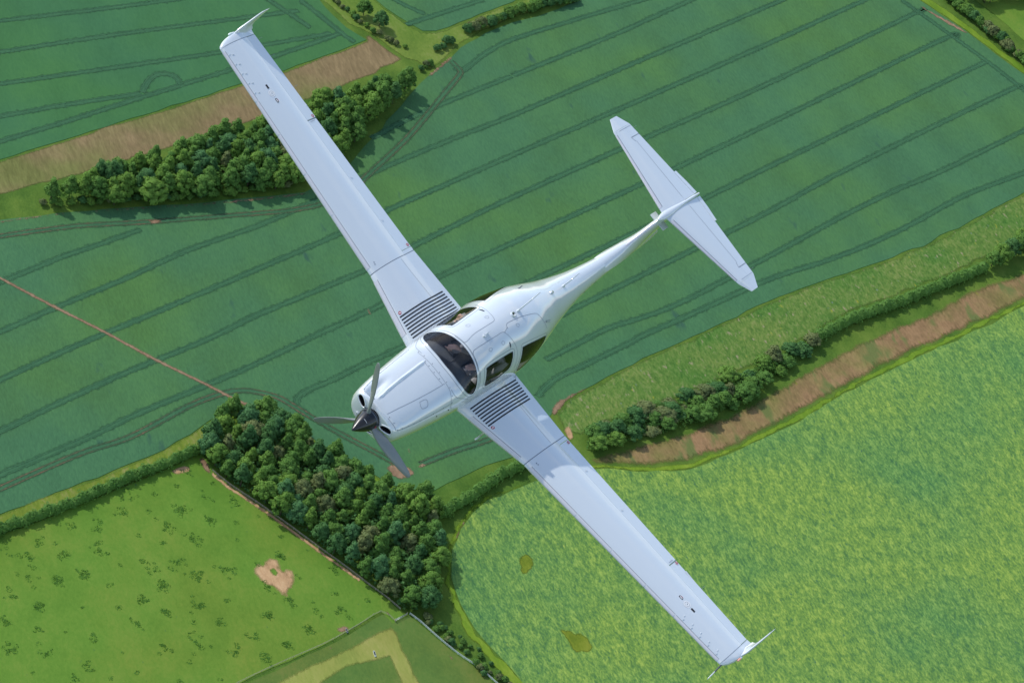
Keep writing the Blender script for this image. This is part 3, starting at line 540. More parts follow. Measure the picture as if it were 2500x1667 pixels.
def hedge(name, pts, width, height, leaf, label, seed, dens=26):
    """a grown-out hedge: leaf clumps heaped along its line"""
    r = np.random.default_rng(seed); P = catmull(GP(pts), 14, False); seg = np.linalg.norm(np.diff(P, axis=0), axis=1); cum = np.concatenate([[0], np.cumsum(seg)]); L = cum[-1]
    n = int(L * dens); s = r.uniform(0, L, n); k = np.clip(np.searchsorted(cum, s) - 1, 0, len(seg) - 1); t = (s - cum[k]) / seg[k]
    c = P[k] + (P[k + 1] - P[k]) * t[:, None]; d = (P[k + 1] - P[k]) / seg[k][:, None]; nn = np.stack([-d[:, 1], d[:, 0]], 1)
    hh = height * (1 + .3 * np.sin(s * .9 + seed) + .16 * np.sin(s * 2.3 + 1.3 * seed) + .1 * np.sin(s * .31)); ww = width * (1 + .2 * np.sin(s * 1.3 + 2 * seed) + .15 * np.sin(s * .5))
    a = r.uniform(0, math.pi, n); off = np.cos(a) * ww / 2; z = np.sin(a) ** .7 * hh
    jit = r.normal(0, .12, (n, 3)); C3 = np.concatenate([c + nn * off[:, None], z[:, None]], 1) + jit
    N3 = np.concatenate([nn * np.cos(a)[:, None], np.sin(a)[:, None]], 1)
    V, F = leaf_quads(C3, N3, .34, r); parts = [(V, F)]
    m = max(2, int(L / 1.1))
    for i in range(m):
        sv = L * (i + .5) / m; kk = min(max(np.searchsorted(cum, sv) - 1, 0), len(seg) - 1); cc = P[kk] + (P[kk + 1] - P[kk]) * (sv - cum[kk]) / seg[kk]
        hv = height * (1 + .22 * math.sin(sv * .9 + seed) + .16 * math.sin(sv * 2.3 + 1.3 * seed) + .1 * math.sin(sv * .31))
        parts.append(blob((cc[0], cc[1], hv * .42), (width * .42, width * .42, hv * .5), r, 7, 5))
    V, F = join(*parts)
    e = empty(name, (P[0][0], P[0][1], 0), label=label, category='hedge')
    me = mesh(np.array(V) - [P[0][0], P[0][1], 0], F, False); obj('foliage', me, LEAF[leaf], e)
    st = []
    for sv in np.arange(1, L, 3.2):
        kk = min(max(np.searchsorted(cum, sv) - 1, 0), len(seg) - 1); cc = P[kk] + (P[kk + 1] - P[kk]) * (sv - cum[kk]) / seg[kk] - P[0]
        st.append(tube([(cc[0], cc[1], -.1), (cc[0] + r.normal(0, .1), cc[1], height * .7)], [.07, .03], 5))
    V, F = join(*st); s_ = obj('stems', mesh(V, F), M['bark'], e); s_['kind'] = 'stuff'
    return e
hedge('hedge', [(-40, 1316), (0, 1297), (90, 1266), (160, 1240), (239, 1206), (319, 1170), (399, 1140), (470, 1108), (500, 1094)], 4.4, 3.8, 0, 'long hedge between the wheat and the meadow at lower left', 3)
hedge('hedge', [(1985, 834), (2061, 793), (2130, 766), (2194, 744), (2260, 716), (2327, 690), (2400, 660)], 5.4, 4.2, 0, 'clipped dark hedge running from the copse beside the flower margin', 5)
hedge('hedge', [(1075, 1262), (1104, 1243), (1140, 1222), (1170, 1203), (1200, 1180), (1223, 1162), (1260, 1148), (1300, 1120)], 5.0, 4.2, 0, 'short bushy hedge between the wheat corner and the pale green crop', 8)
for (px, py, s, lf) in [(2420, 650, .8, 0), (2440, 640, .95, 1), (2462, 628, 1.0, 2), (2480, 622, 1.05, 0), (2505, 612, 1.1, 2), (2530, 602, 1.1, 0), (2490, 600, .9, 1)]:
    p = G(px, py); tree(p[0], p[1], 'round', lf, s * 1.2, 'leafy tree where the hedge leaves the picture at the right edge', 'trees at the right edge')
# tufts of rank grass in the grazed meadow
r = np.random.default_rng(33); mp = GP(F_MEA); tv = []
cl = scatter(mp, 9.0, 34, 200, 3.0)
for q in cl:
    big = r.random() < .5; m = int(r.integers(6, 16)) if big else int(r.integers(1, 4)); sp = r.uniform(1.0, 2.2) if big else .5
    for k in range(m):
        s0 = r.uniform(.3, .75); c = q + r.normal(0, sp, 2) @ np.array([[.9, -.6], [.3, .7]]); nq = int(20 * s0 + 5); d = r.normal(size=(nq, 3)); d[:, 2] = np.abs(d[:, 2]); d /= np.linalg.norm(d, axis=1)[:, None]
        tv.append(leaf_quads(np.array([c[0], c[1], .10]) + d * [s0 * 1.5, s0 * 1.5, s0 * .09], d * [.2, .2, 1], .28, r))
V, F = join(*tv)
obj('grass_tufts', mesh(V, F, False), leaf_mat('tuft_leaf', (.12, .285, .045), (.15, .31, .048)), kind='stuff', label='dark tufts of rank grass dotted over the meadow', category='grass')
# fences, gate and small things
M['white_rail'] = plain('white_fence_paint', (.62, .66, .62), .7, noise=.2, nscale=4)
M['post'] = plain('weathered_post', (.38, .33, .26), .85, noise=.3, nscale=4)
M['galv'] = plain('galvanised_steel', (.42, .46, .46), .45, metal=.5, noise=.15, nscale=6)
def fence(name, pts, gap, hgt, mat, rails, label, pw=.12, rw=.10):
    P = catmull(GP(pts), 12, False); seg = np.linalg.norm(np.diff(P, axis=0), axis=1); cum = np.concatenate([[0], np.cumsum(seg)])
    e = empty(name, (P[0][0], P[0][1], 0), label=label, category='fence'); S_ = np.arange(0, cum[-1], gap); Q = [np.array([np.interp(s, cum, P[:, 0]), np.interp(s, cum, P[:, 1])]) - P[0] for s in S_]
    pv, pf = box((0, 0, hgt / 2), (pw, pw, hgt)); pm = mesh(pv, pf, False); pm.materials.append(mat)
    for q in Q:
        o = bpy.data.objects.new('post', pm); COL.objects.link(o); o.parent = e; o.location = (q[0], q[1], .05)
    for z in rails:
        V, F = join(*[box(((a + b)[0] / 2, (a + b)[1] / 2, z), (np.linalg.norm(b - a) - pw, .05, rw), np.array([[math.cos(t), -math.sin(t), 0], [math.sin(t), math.cos(t), 0], [0, 0, 1]])) for a, b in zip(Q[:-1], Q[1:]) for t in [math.atan2(*(b - a)[::-1])]])
        obj('rail', mesh(V, F, False), mat, e)
    return e
fence('fence', [(1000, 1500), (1030, 1523), (1061, 1551), (1117, 1597), (1170, 1633), (1240, 1695)], 2.6, 1.25, M['white_rail'], (.5, .85, 1.15), 'white post and rail fence below the ragged hedge', .14, .16)
fence('fence', [(518, 1150), (560, 1184), (628, 1229), (655, 1248), (708, 1286), (770, 1332), (841, 1383), (893, 1423), (945, 1461), (985, 1496)], 3.0, 1.15, M['post'], (.45, .8, 1.05), 'weathered post and rail fence along the meadow side of the wood', .12, .09)
fence('fence', [(965, 1518), (930, 1494), (880, 1523), (800, 1568), (700, 1612), (600, 1658), (520, 1700)], 3.4, 1.1, M['post'], (.55, 1.0), 'low weathered fence along the bottom of the meadow', .10, .07)
a, b = G(965, 1516), G(992, 1502); L = np.linalg.norm(b - a); t = math.atan2(*(b - a)[::-1])
gate = empty('field_gate', (a[0], a[1], .1), label='pale steel field gate at the corner of wood and meadow', category='gate'); gate.rotation_euler = (0, 0, t)
for k, z in enumerate((.15, .38, .6, .85, 1.15)): obj('bar', mesh(*tube([(0, 0, z), (L, 0, z)], .04, 6)), M['galv'], gate)
for x in (0, L / 2, L): obj('upright', mesh(*tube([(x, 0, .1), (x, 0, 1.2)], .045, 6)), M['galv'], gate)
for x in (-.15, L + .15): obj('gate_post', mesh(*tube([(x, 0, -.1), (x, 0, 1.4)], .11, 8)), M['post'], gate)
def trough(px, py, ang, ln, mat, label, name='water_trough', cat='trough'):
    p = G(px, py); e = empty(name, (p[0], p[1], .16), label=label, category=cat); e.rotation_euler = (0, 0, ang)
    w, h = .6, .5; V = []; F = []
    for (sx, z, k) in ((1, 0, .85), (1, h, 1), (.86, h, .88), (.84, .12, .8)):
        V += [(x * ln / 2 * (sx if abs(sx) < 1 else 1), y * w / 2 * k, z) for x, y in ((-1, -1), (1, -1), (1, 1), (-1, 1))]
    for i in range(3):
        for k in range(4): F.append((i * 4 + k, i * 4 + (k + 1) % 4, i * 4 + 4 + (k + 1) % 4, i * 4 + 4 + k))
    F.append((12, 13, 14, 15)); F.append((3, 2, 1, 0)); obj('basin', mesh(V, F, False), mat, e)
    obj('water', mesh([(-ln * .41, -w * .4, h * .8), (ln * .41, -w * .4, h * .8), (ln * .41, w * .4, h * .8), (-ln * .41, w * .4, h * .8)], [(0, 1, 2, 3)], False), M['wtr'], e)
M['wtr'] = plain('trough_water', (.02, .03, .03), .05)
trough(914, 1597, math.radians(-62), 2.4, M['white_rail'], 'white water trough on the pale mown path')
trough(846, 1541, math.radians(-60), 1.6, M['galv'], 'grey water trough by the bare spot at the meadow edge')

# ------------------------------------------------------------------ the aeroplane (x aft from the spinner tip, y starboard, z up)
ac = empty('light_aircraft', label='white single-engine T-tail light aircraft banking over the fields', category='aircraft')
am = np.eye(4); am[:3, :3] = MW @ RAC; am[:3, 3] = CAMPOS + MW @ TAC
u_, s_, vt_ = np.linalg.svd(am[:3, :3]); am[:3, :3] = u_ @ vt_
ac.matrix_world = Matrix(am.tolist())
def part(name, vf, mat, parent=ac, smooth=True, normals=None, label=None):
    me = mesh(vf[0], vf[1], smooth, normals); o = obj(name, me, mat, parent)
    if label: o['label'] = label
    return o
ST = np.array([
[.46, .376, .00, .205, -.275, 2.6, 2.4], [.52, .412, .00, .228, -.312, 2.6, 2.4], [.65, .440, .00, .245, -.350, 2.5, 2.4], [.85, .468, .00, .272, -.385, 2.5, 2.4], [1.15, .500, .00, .308, -.420, 2.4, 2.4], [1.45, .528, .01, .340, -.440, 2.3, 2.4],
[1.72, .548, .02, .372, -.455, 2.2, 2.4], [1.85, .556, .02, .470, -.460, 2.1, 2.4], [2.00, .565, .02, .600, -.465, 2.0, 2.4], [2.15, .575, .03, .690, -.470, 2.0, 2.4], [2.40, .585, .03, .765, -.470, 2.0, 2.4], [2.80, .592, .04, .805, -.465, 2.0, 2.4],
[3.15, .600, .05, .812, -.440, 2.1, 2.4], [3.60, .553, .08, .755, -.370, 2.15, 2.3], [4.00, .465, .11, .665, -.270, 2.1, 2.2], [4.40, .362, .14, .565, -.165, 2.0, 2.1], [4.80, .275, .17, .485, -.075, 2.0, 2.0], [5.20, .208, .19, .430, -.010, 2.0, 2.0],
[5.70, .158, .205, .395, .040, 2.0, 2.0], [6.20, .128, .215, .372, .075, 2.0, 2.0], [6.70, .106, .22, .352, .105, 2.0, 2.0], [7.20, .082, .225, .330, .135, 2.0, 2.0], [7.42, .060, .23, .315, .155, 2.0, 2.0]])
FW, FZC, FZT, FZB, FNT, FNB = [pchip(ST[:, 0], ST[:, k]) for k in range(1, 7)]
def sstep(a, b, x): t = np.clip((x - a) / (b - a), 0, 1); return t * t * (3 - 2 * t)
def S0(x, th):
    x = np.asarray(x, float); t = np.radians(th); c = np.cos(t); s = np.sin(t); e = 2 / np.where(s >= 0, FNT(x), FNB(x))
    y = FW(x) * np.sign(c) * np.abs(c) ** e
    z = np.where(s >= 0, FZC(x) + (FZT(x) - FZC(x)) * np.abs(s) ** e, FZC(x) - (FZC(x) - FZB(x)) * np.abs(s) ** e)
    return np.stack(np.broadcast_arrays(x, y, z), -1)
def relief(x, th):
    """bonnet ridges, the hollows behind the intakes and the raised canopy frame"""
    d = np.zeros(np.broadcast(x, th).shape)
    for s in (-1, 1):
        t = 90 + s * (90 - th) if s < 0 else th
        rid = np.interp(x, [.5, .77, 1.18, 1.6], [77, 74.3, 72.3, 71.0])
        d = d + .011 * np.exp(-((t - rid) / 2.0) ** 2) * sstep(.50, .62, x) * (1 - sstep(1.5, 1.62, x))
        d = d - .040 * np.exp(-((t - 56) / 11.0) ** 2) * np.exp(-((x - .58) / .26) ** 2) * sstep(.46, .52, x)
    return d
def Ssurf(x, th, off=0.):
    x = np.asarray(x, float); th = np.asarray(th, float); h = 1e-3
    p = S0(x, th); du = S0(x + h, th) - S0(x - h, th); dv = S0(x, th + .05) - S0(x, th - .05)
    n = np.cross(dv, du); n /= np.linalg.norm(n, axis=-1, keepdims=True) + 1e-12
    c = p - np.stack(np.broadcast_arrays(x, 0 * th, FZC(x)), -1); c[..., 0] = 0; sg = np.sign((n * c).sum(-1, keepdims=True)); n = n * np.where(sg == 0, 1, sg)
    return p + n * (relief(x, th) + off)[..., None], n
def Sn(x, th):
    """normal of the relieved surface"""
    h = 2e-3; a = Ssurf(x + h, th)[0] - Ssurf(x - h, th)[0]; b = Ssurf(x, th + .2)[0] - Ssurf(x, th - .2)[0]; n = np.cross(b, a); n /= np.linalg.norm(n, axis=-1, keepdims=True) + 1e-12
    r = Ssurf(x, th)[1]; return n * np.sign((n * r).sum(-1, keepdims=True) + 1e-9)
VS = .0085                                     # degrees to metres, for laying out the skin flat
def mir(l): return [(x, 180 - t) for x, t in l]
def rounded(l, n=6): return catmull(l, n)
WIND = np.array([(1.775, 90), (1.782, 78), (1.80, 60), (1.835, 46), (1.87, 36), (1.93, 27), (2.0, 22), (2.035, 23), (2.052, 30), (2.060, 45), (2.060, 60), (2.056, 78), (2.055, 90), (2.056, 102), (2.060, 120), (2.060, 135), (2.052, 150), (2.035, 157), (2.0, 158), (1.93, 153), (1.87, 144), (1.835, 134), (1.80, 120), (1.782, 102)], float)
SIDE_P = [(2.225, 134), (2.25, 130.5), (2.50, 130.5), (2.76, 131.5), (2.80, 134), (2.80, 146), (2.775, 154), (2.66, 157), (2.50, 159), (2.30, 159), (2.235, 156), (2.225, 145)]
REAR_P = [(3.02, 137), (3.04, 134), (3.28, 136), (3.60, 142.5), (3.70, 146), (3.72, 150), (3.68, 158), (3.58, 167), (3.42, 173), (3.22, 175), (3.08, 171), (3.03, 158)]
LOOPS = dict(windshield=catmull(WIND, 4), side_p=rounded(SIDE_P, 5), side_s=rounded(mir(SIDE_P), 5), rear_p=rounded(REAR_P, 5), rear_s=rounded(mir(REAR_P), 5))
def cdt_skin(xs, ths, holes, keep=None):
    """flat layout -> triangles; holes cut out (or, with keep, only the inside of that loop)"""
    Xg, Tg = np.meshgrid(xs, ths, indexing='ij'); P = np.stack([Xg.ravel(), Tg.ravel()], 1); F2 = np.array([1, VS])
    loops = [keep] if keep is not None else holes; ok = np.ones(len(P), bool)
    for lp in loops:
        ok &= segdist(P * F2, lp * F2) > .010
        ins = inside(P[:, 0], P[:, 1], lp); ok &= (ins if keep is not None else ~ins)
    P = P[ok]; edges = []; pts = [tuple(p * F2) for p in P]
    for lp in loops:
        o = len(pts); pts += [tuple(q * F2) for q in lp]; edges += [(o + i, o + (i + 1) % len(lp)) for i in range(len(lp))]
    v, e, f, *_ = delaunay_2d_cdt([Vector(p) for p in pts], edges, [], 0, 1e-7)
    v = np.array([(q.x, q.y / VS) for q in v]); f = np.array([tuple(t) for t in f]); c = v[f].mean(1); bad = np.zeros(len(f), bool)
    for lp in loops:
        i = inside(c[:, 0], c[:, 1], lp); bad |= (~i if keep is not None else i)
    return v, [tuple(t) for t in f[~bad]]
def orient(V, F, N):
    V = np.asarray(V); N = np.asarray(N); f = np.array(F); n = np.cross(V[f[:, 1]] - V[f[:, 0]], V[f[:, 2]] - V[f[:, 0]]); bad = (n * N[f[:, 0]]).sum(1) < 0; f[bad] = f[bad][:, ::-1]
    return [tuple(t) for t in f]
XS = np.unique(np.concatenate([np.linspace(.46, .56, 8), np.linspace(.56, 1.7, 44), np.linspace(1.7, 2.2, 30), np.linspace(2.2, 4.4, 60), np.linspace(4.4, 7.42, 54)]))
THS = np.concatenate([np.linspace(-90, -4, 20, endpoint=False), np.linspace(-4, 184, 112, endpoint=False), np.linspace(184, 270, 21)])
v, F = cdt_skin(XS, THS, list(LOOPS.values())); Vs = Ssurf(v[:, 0], v[:, 1])[0]; Ns = Sn(v[:, 0], v[:, 1])
fus = part('fuselage', (Vs, orient(Vs, F, Ns)), M['paint'], normals=Ns)
# cabin lining just inside the skin
kx = (v[:, 0] > 1.66) & (v[:, 0] < 3.95); Fi = [t for t in F if all(kx[i] for i in t)]; Vi = Vs - Ns * .014
part('cabin_lining', (Vi, [t[::-1] for t in orient(Vs, Fi, Ns)]), M['liner'])
for nm, key, lab in (('windshield', 'windshield', None), ('side_window', 'side_p', 'port side window of the canopy'), ('side_window', 'side_s', 'starboard side window of the canopy'), ('rear_window', 'rear_p', 'port rear cabin window'), ('rear_window', 'rear_s', 'starboard rear cabin window')):
    lp = LOOPS[key]; xs = np.arange(lp[:, 0].min(), lp[:, 0].max(), .03); ts = np.arange(lp[:, 1].min(), lp[:, 1].max(), 3.0)
    w, Fw = cdt_skin(xs, ts, [], lp); Vw, _ = Ssurf(w[:, 0], w[:, 1], -.003); Nw = Sn(w[:, 0], w[:, 1]); part(nm, (Vw, orient(Vw, Fw, Nw)), M['glass'], normals=Nw, label=lab)
def ribbon(path, width, off, closed=False):
    """thin strip lying on the skin along a path of (x, theta)"""
    P = np.asarray(path, float); V, N = Ssurf(P[:, 0], P[:, 1], off); n = len(P); out = []; F = []
    for i in range(n):
        a = V[(i + 1) % n] if (closed or i < n - 1) else V[i]; b = V[i - 1] if (closed or i > 0) else V[i]; t = a - b; t /= np.linalg.norm(t) + 1e-12; s = np.cross(N[i], t); out += [V[i] + s * width / 2, V[i] - s * width / 2]
    for i in range(n if closed else n - 1): j = (i + 1) % n; F.append((2 * i, 2 * i + 1, 2 * j + 1, 2 * j))
    return out, F
def grow(lp, d):
    """loop pushed outwards by d metres in the flat layout"""
    Q = lp * [1, VS]; n = len(Q); t = np.roll(Q, -1, 0) - np.roll(Q, 1, 0); t /= np.linalg.norm(t, axis=1)[:, None] + 1e-12; nn = np.stack([t[:, 1], -t[:, 0]], 1)
    if inside(*(Q[0] + nn[0] * .004), Q): nn = -nn
    return (Q + nn * d) / [1, VS]
for k, lp in LOOPS.items():
    part('window_seal', ribbon(np.vstack([lp, lp[:1]]), .007, .0015), M['seam'], fus)
    part('panel_seam', ribbon(catmull(grow(lp, .034)[::3], 3), .0055, .0015, True), M['seam'], fus)
SEAMS = [[(2.083, 66), (2.08, 76), (2.085, 81.5), (2.11, 83.4), (2.15, 83.2), (2.272, 81.3), (2.45, 81.8), (2.62, 82.3), (2.69, 82.0), (2.72, 80), (2.745, 75), (2.77, 68), (2.852, 47), (2.90, 36), (2.92, 20)],
         [(2.083, 128), (2.086, 120), (2.090, 108), (2.094, 102.7), (2.115, 100), (2.148, 99.3), (2.35, 100), (2.566, 100.7), (2.66, 100.9), (2.72, 103), (2.79, 113), (2.883, 130), (2.914, 144), (2.93, 160)],
         [(2.82, 101), (2.814, 97.5), (2.84, 95.3), (2.906, 94.7), (3.15, 96.5), (3.402, 100.7), (3.50, 103), (3.56, 107), (3.65, 121.7), (3.72, 135)],
         [(2.72, 103), (2.80, 100), (2.82, 99)], [(2.083, 66), (2.081, 90), (2.083, 128)], [(2.11, 128), (2.115, 145), (2.10, 160)],
         [(.49, 100.5), (.75, 103), (.963, 105.3), (1.25, 108), (1.567, 110)], [(1.567, 110), (1.55, 100), (1.545, 90), (1.552, 80), (1.567, 71)],
         [(1.63, 50), (1.625, 70), (1.62, 90), (1.625, 110), (1.632, 125), (1.60, 145), (1.58, 160)], [(.50, 146), (.7, 148), (.925, 149), (1.2, 149.5), (1.58, 149)], [(.50, 34), (.7, 32), (.925, 31), (1.2, 30.5), (1.58, 31)],
         [(.47, 108), (.475, 118), (.49, 130), (.50, 146)], [(.47, 72), (.475, 62), (.49, 50), (.50, 34)],
         [(1.056, 112.6), (1.18, 115), (1.149, 127), (1.041, 125), (1.056, 112.6)], [(1.66, 56), (1.70, 40), (1.80, 28), (1.95, 16)], [(1.66, 124), (1.70, 140), (1.80, 152), (1.95, 164)]]
for i, sm in enumerate(SEAMS): part('panel_seam', ribbon(catmull(sm, 6, False), .0055, .0016), M['seam'], fus)
def disc(c, n, r, k=10, h=.002):
    n = np.asarray(n, float); n /= np.linalg.norm(n); a = np.cross(n, [1, 0, 0] if abs(n[0]) < .8 else [0, 1, 0]); a /= np.linalg.norm(a); b = np.cross(n, a); c = np.asarray(c, float)
    V = [c + n * h + r * (math.cos(2 * math.pi * i / k) * a + math.sin(2 * math.pi * i / k) * b) for i in range(k)] + [c - n * h + r * (math.cos(2 * math.pi * i / k) * a + math.sin(2 * math.pi * i / k) * b) for i in range(k)]
    return V, [tuple(range(k))] + [(i, i + k, (i + 1) % k + k, (i + 1) % k) for i in range(k)]
for sm, cnt in ((SEAMS[9], 9), (SEAMS[10], 9), (SEAMS[7], 5), (SEAMS[8], 9), (SEAMS[11], 3), (SEAMS[12], 3)):
    c = catmull(sm, 6, False); c = c[np.linspace(0, len(c) - 1, cnt).astype(int)] + [.025, 0]
    p_, n_ = Ssurf(c[:, 0], c[:, 1])
    for q, nn in zip(p_, n_): part('fastener', disc(q, nn, .0075, 8, .0015), M['seam'], fus)
for sd in (1, -1):                              # flush vents and grab handles on the rear cabin
    c = catmull([(3.70, 90 - sd * 33), (3.78, 90 - sd * 36), (3.86, 90 - sd * 39)], 5, False); part('air_scoop', ribbon(c, .028, .004), M['seam'], fus); part('air_scoop', ribbon(c, .016, .012), M['paint'], fus)
for (x, t) in ((2.33, 66), (2.36, 112), (2.62, 114), (3.02, 104), (2.66, 72)):
    c = catmull([(x - .03, t - 1), (x, t - 2.5), (x + .035, t), (x, t + 2.5)], 5); part('flush_handle', ribbon(np.vstack([c, c[:1]]), .004, .0015), M['seam'], fus)
for i in range(6):
    c = catmull([(4.75 + .16 * i, 172), (4.80 + .16 * i, 177), (4.84 + .16 * i, 183)], 4, False); part('vent_slot', ribbon(c, .018 if i % 2 else .01, .002), M['seam'], fus)
for x0 in (1.30, 1.55): p_, n_ = Ssurf(np.array([x0]), np.array([162.])); part('breather_hole', disc(p_[0], n_[0], .012, 10, .0015), M['cavity'], fus)
# nose bowl with its openings
RIM = S0(np.full(96, .46), np.linspace(0, 360, 96, endpoint=False))[:, 1:]
def rho(y, z):
    zz = np.where(z >= 0, z / .205, z / .275); n = np.where(z >= 0, 2.6, 2.4); return (np.abs(y / .376) ** n + np.abs(zz) ** n) ** (1 / n)
def nose_x(y, z): return .46 - .05 * np.sqrt(np.clip(1 - rho(y, z) ** 2.6, 0, 1))
INL = [(.160, .035), (.170, .080), (.215, .115), (.270, .134), (.318, .124), (.344, .092), (.338, .060), (.30, .040), (.25, .024), (.20, .015)]
HOL = [catmull(INL, 5), catmull([(-y, z) for y, z in INL], 5), catmull([(-.185, -.125), (-.10, -.172), (0, -.188), (.10, -.172), (.185, -.125), (.175, -.165), (.11, -.222), (0, -.240), (-.11, -.222), (-.175, -.165)], 4), np.array([(.150 * math.cos(t), .150 * math.sin(t)) for t in np.linspace(0, 2 * math.pi, 32, endpoint=False)])]
pts = [RIM] ; ok_y, ok_z = np.meshgrid(np.linspace(-.37, .37, 62), np.linspace(-.27, .2, 40)); g = np.stack([ok_y.ravel(), ok_z.ravel()], 1); g = g[rho(g[:, 0], g[:, 1]) < .96]
for f_ in (.9995, .997, .99, .975): pts.append(RIM * f_)
for lp in HOL: g = g[(segdist(g, lp) > .006) & ~inside(g[:, 0], g[:, 1], lp)]
pts.append(g); P = [tuple(p) for p in np.vstack(pts)]; edges = [(i, (i + 1) % 96) for i in range(96)]
for lp in HOL: o = len(P); P += [tuple(p) for p in lp]; edges += [(o + i, o + (i + 1) % len(lp)) for i in range(len(lp))]
vv, _, ff, *_ = delaunay_2d_cdt([Vector(p) for p in P], edges, [], 0, 1e-7); vv = np.array([(q.x, q.y) for q in vv])
ff = np.array([tuple(t) for t in ff]); cn = vv[ff].mean(1); okf = inside(cn[:, 0], cn[:, 1], RIM * 1.0005)
for lp in HOL: okf &= ~inside(cn[:, 0], cn[:, 1], lp)
ff = [tuple(t) for t in ff[okf]]
Vn = np.column_stack([nose_x(vv[:, 0], vv[:, 1]), vv]); part('nose_bowl', (Vn, orient(Vn, ff, np.tile([-1., 0, 0], (len(Vn), 1)))), M['paint'])
for lp, nm in zip(HOL[:3], ('air_intake', 'air_intake', 'lower_air_intake')):
    x = nose_x(lp[:, 0], lp[:, 1]); n = len(lp); c = lp.mean(0); P3 = np.column_stack([x, lp])
    V, F = tube(np.vstack([P3, P3[:1]]), .012, 8, False); lipo = part(nm, (V, F), M['paint'])
    A = np.column_stack([x + .004, c + (lp - c) * .99]); B = np.column_stack([x + .20, c + (lp - c) * .7]); V = list(A) + list(B); F = [(i, (i + 1) % n, n + (i + 1) % n, n + i) for i in range(n)] + [tuple(range(n, 2 * n))]
    part('duct', (V, F), M['cavity'], lipo)
def lathe(prof, k=32, axis_z=0., y0=0.):
    V = []; F = []
    for x, r_ in prof: V += [(x, y0 + r_ * math.cos(2 * math.pi * i / k), axis_z + r_ * math.sin(2 * math.pi * i / k)) for i in range(k)]
    for j in range(len(prof) - 1):
        for i in range(k): F.append((j * k + i, (j + 1) * k + i, (j + 1) * k + (i + 1) % k, j * k + (i + 1) % k))
    F.append(tuple(range((len(prof) - 1) * k, len(prof) * k))); return V, F
spf = [(.0, .003), (.004, .010), (.03, .026), (.08, .052), (.15, .087), (.22, .117), (.29, .140), (.34, .151), (.375, .155), (.395, .156), (.405, .150), (.42, .13)]
spin = part('spinner', lathe(spf, 48), M['spinner'])
part('spinner_ring', lathe([(.352, .1545), (.354, .1565), (.358, .1565), (.360, .155)], 48), M['seam'], spin)
def on_spin(x, a, off=.0012): r_ = np.interp(x, [p[0] for p in spf], [p[1] for p in spf]) + off; return (x, r_ * math.cos(a), r_ * math.sin(a))
for (x0, x1, a0, a1, m_) in ((.20, .204, 1.35, 2.0, M['label']), (.325, .36, 2.75, 3.05, M['red'])):
    A = np.linspace(a0, a1, 8); V = [on_spin(x0, a) for a in A] + [on_spin(x1, a) for a in A]; part('spinner_mark', (V, [(i, i + 1, 9 + i, 8 + i) for i in range(7)]), m_, spin)
def blade(angle):
    R = np.array([.10, .16, .24, .36, .50, .64, .78, .88, .935, .955]); ch = np.array([.07, .085, .12, .150, .158, .148, .125, .098, .066, .02]); tw = np.radians([62, 58, 50, 40, 32, 26, 21, 18, 17, 17]); th = np.array([.06, .055, .042, .028, .022, .018, .014, .011, .008, .004])
    V = []; F = []; k = 14
    for r_, c, t, h in zip(R, ch, tw, th):
        for i in range(k):
            w = 2 * math.pi * i / k; a = math.cos(w) * c / 2; b = math.sin(w) * h / 2 * (1 + .3 * math.cos(w)); sx = -a * math.sin(t) + b * math.cos(t); st = a * math.cos(t) + b * math.sin(t)
            V.append((.335 + sx, r_ * math.cos(angle) - st * math.sin(angle), r_ * math.sin(angle) + st * math.cos(angle)))
    for j in range(len(R) - 1):
        for i in range(k): F.append((j * k + i, j * k + (i + 1) % k, (j + 1) * k + (i + 1) % k, (j + 1) * k + i))
    F.append(tuple((len(R) - 1) * k + i for i in range(k))); return V, F
for dg in (-57, 63, 183): part('propeller_blade', blade(math.radians(dg)), M['blade'])

# ---- wings
AU = pchip(np.sqrt([0, .003, .0125, .05, .1, .2, .3, .4, .5, .6, .7, .755, .8, .9, 1]), [0, .012, .025, .051, .071, .093, .101, .101, .093, .077, .055, .0412, .0335, .0175, .0015])
AL = pchip(np.sqrt([0, .003, .0125, .05, .1, .2, .35, .5, .6, .7, .8, .9, 1]), [0, -.009, -.016, -.026, -.032, -.038, -.040, -.036, -.030, -.022, -.013, -.006, -.0015])
DIH = math.tan(math.radians(4.937))
def wing_le(y): return np.interp(y, [.3, .57, 1.709, 5.537], [2.01, 2.066, 2.307, 2.487])
def wing_te(y): return np.interp(y, [.3, .57, 1.709, 5.537], [3.487, 3.46, 3.343, 3.245])
def wing_z(y): return -.219 - .015 + DIH * (y - .57)
def wing_pt(y, c, up=True, off=0.):
    """point on the wing skin; y span station >= 0, c chord fraction"""
    y = np.asarray(y, float); c = np.asarray(c, float); ch = wing_te(y) - wing_le(y); z = (AU if up else AL)(np.sqrt(c)) * ch * np.interp(y, [.5, 1.7, 5.6], [1.0, 1.02, .95])
    return np.stack(np.broadcast_arrays(wing_le(y) + c * ch, y, wing_z(y) + z + (off if up else -off)), -1)
def flip(V, sd): return [np.asarray(p) * [1, sd, 1] for p in V]
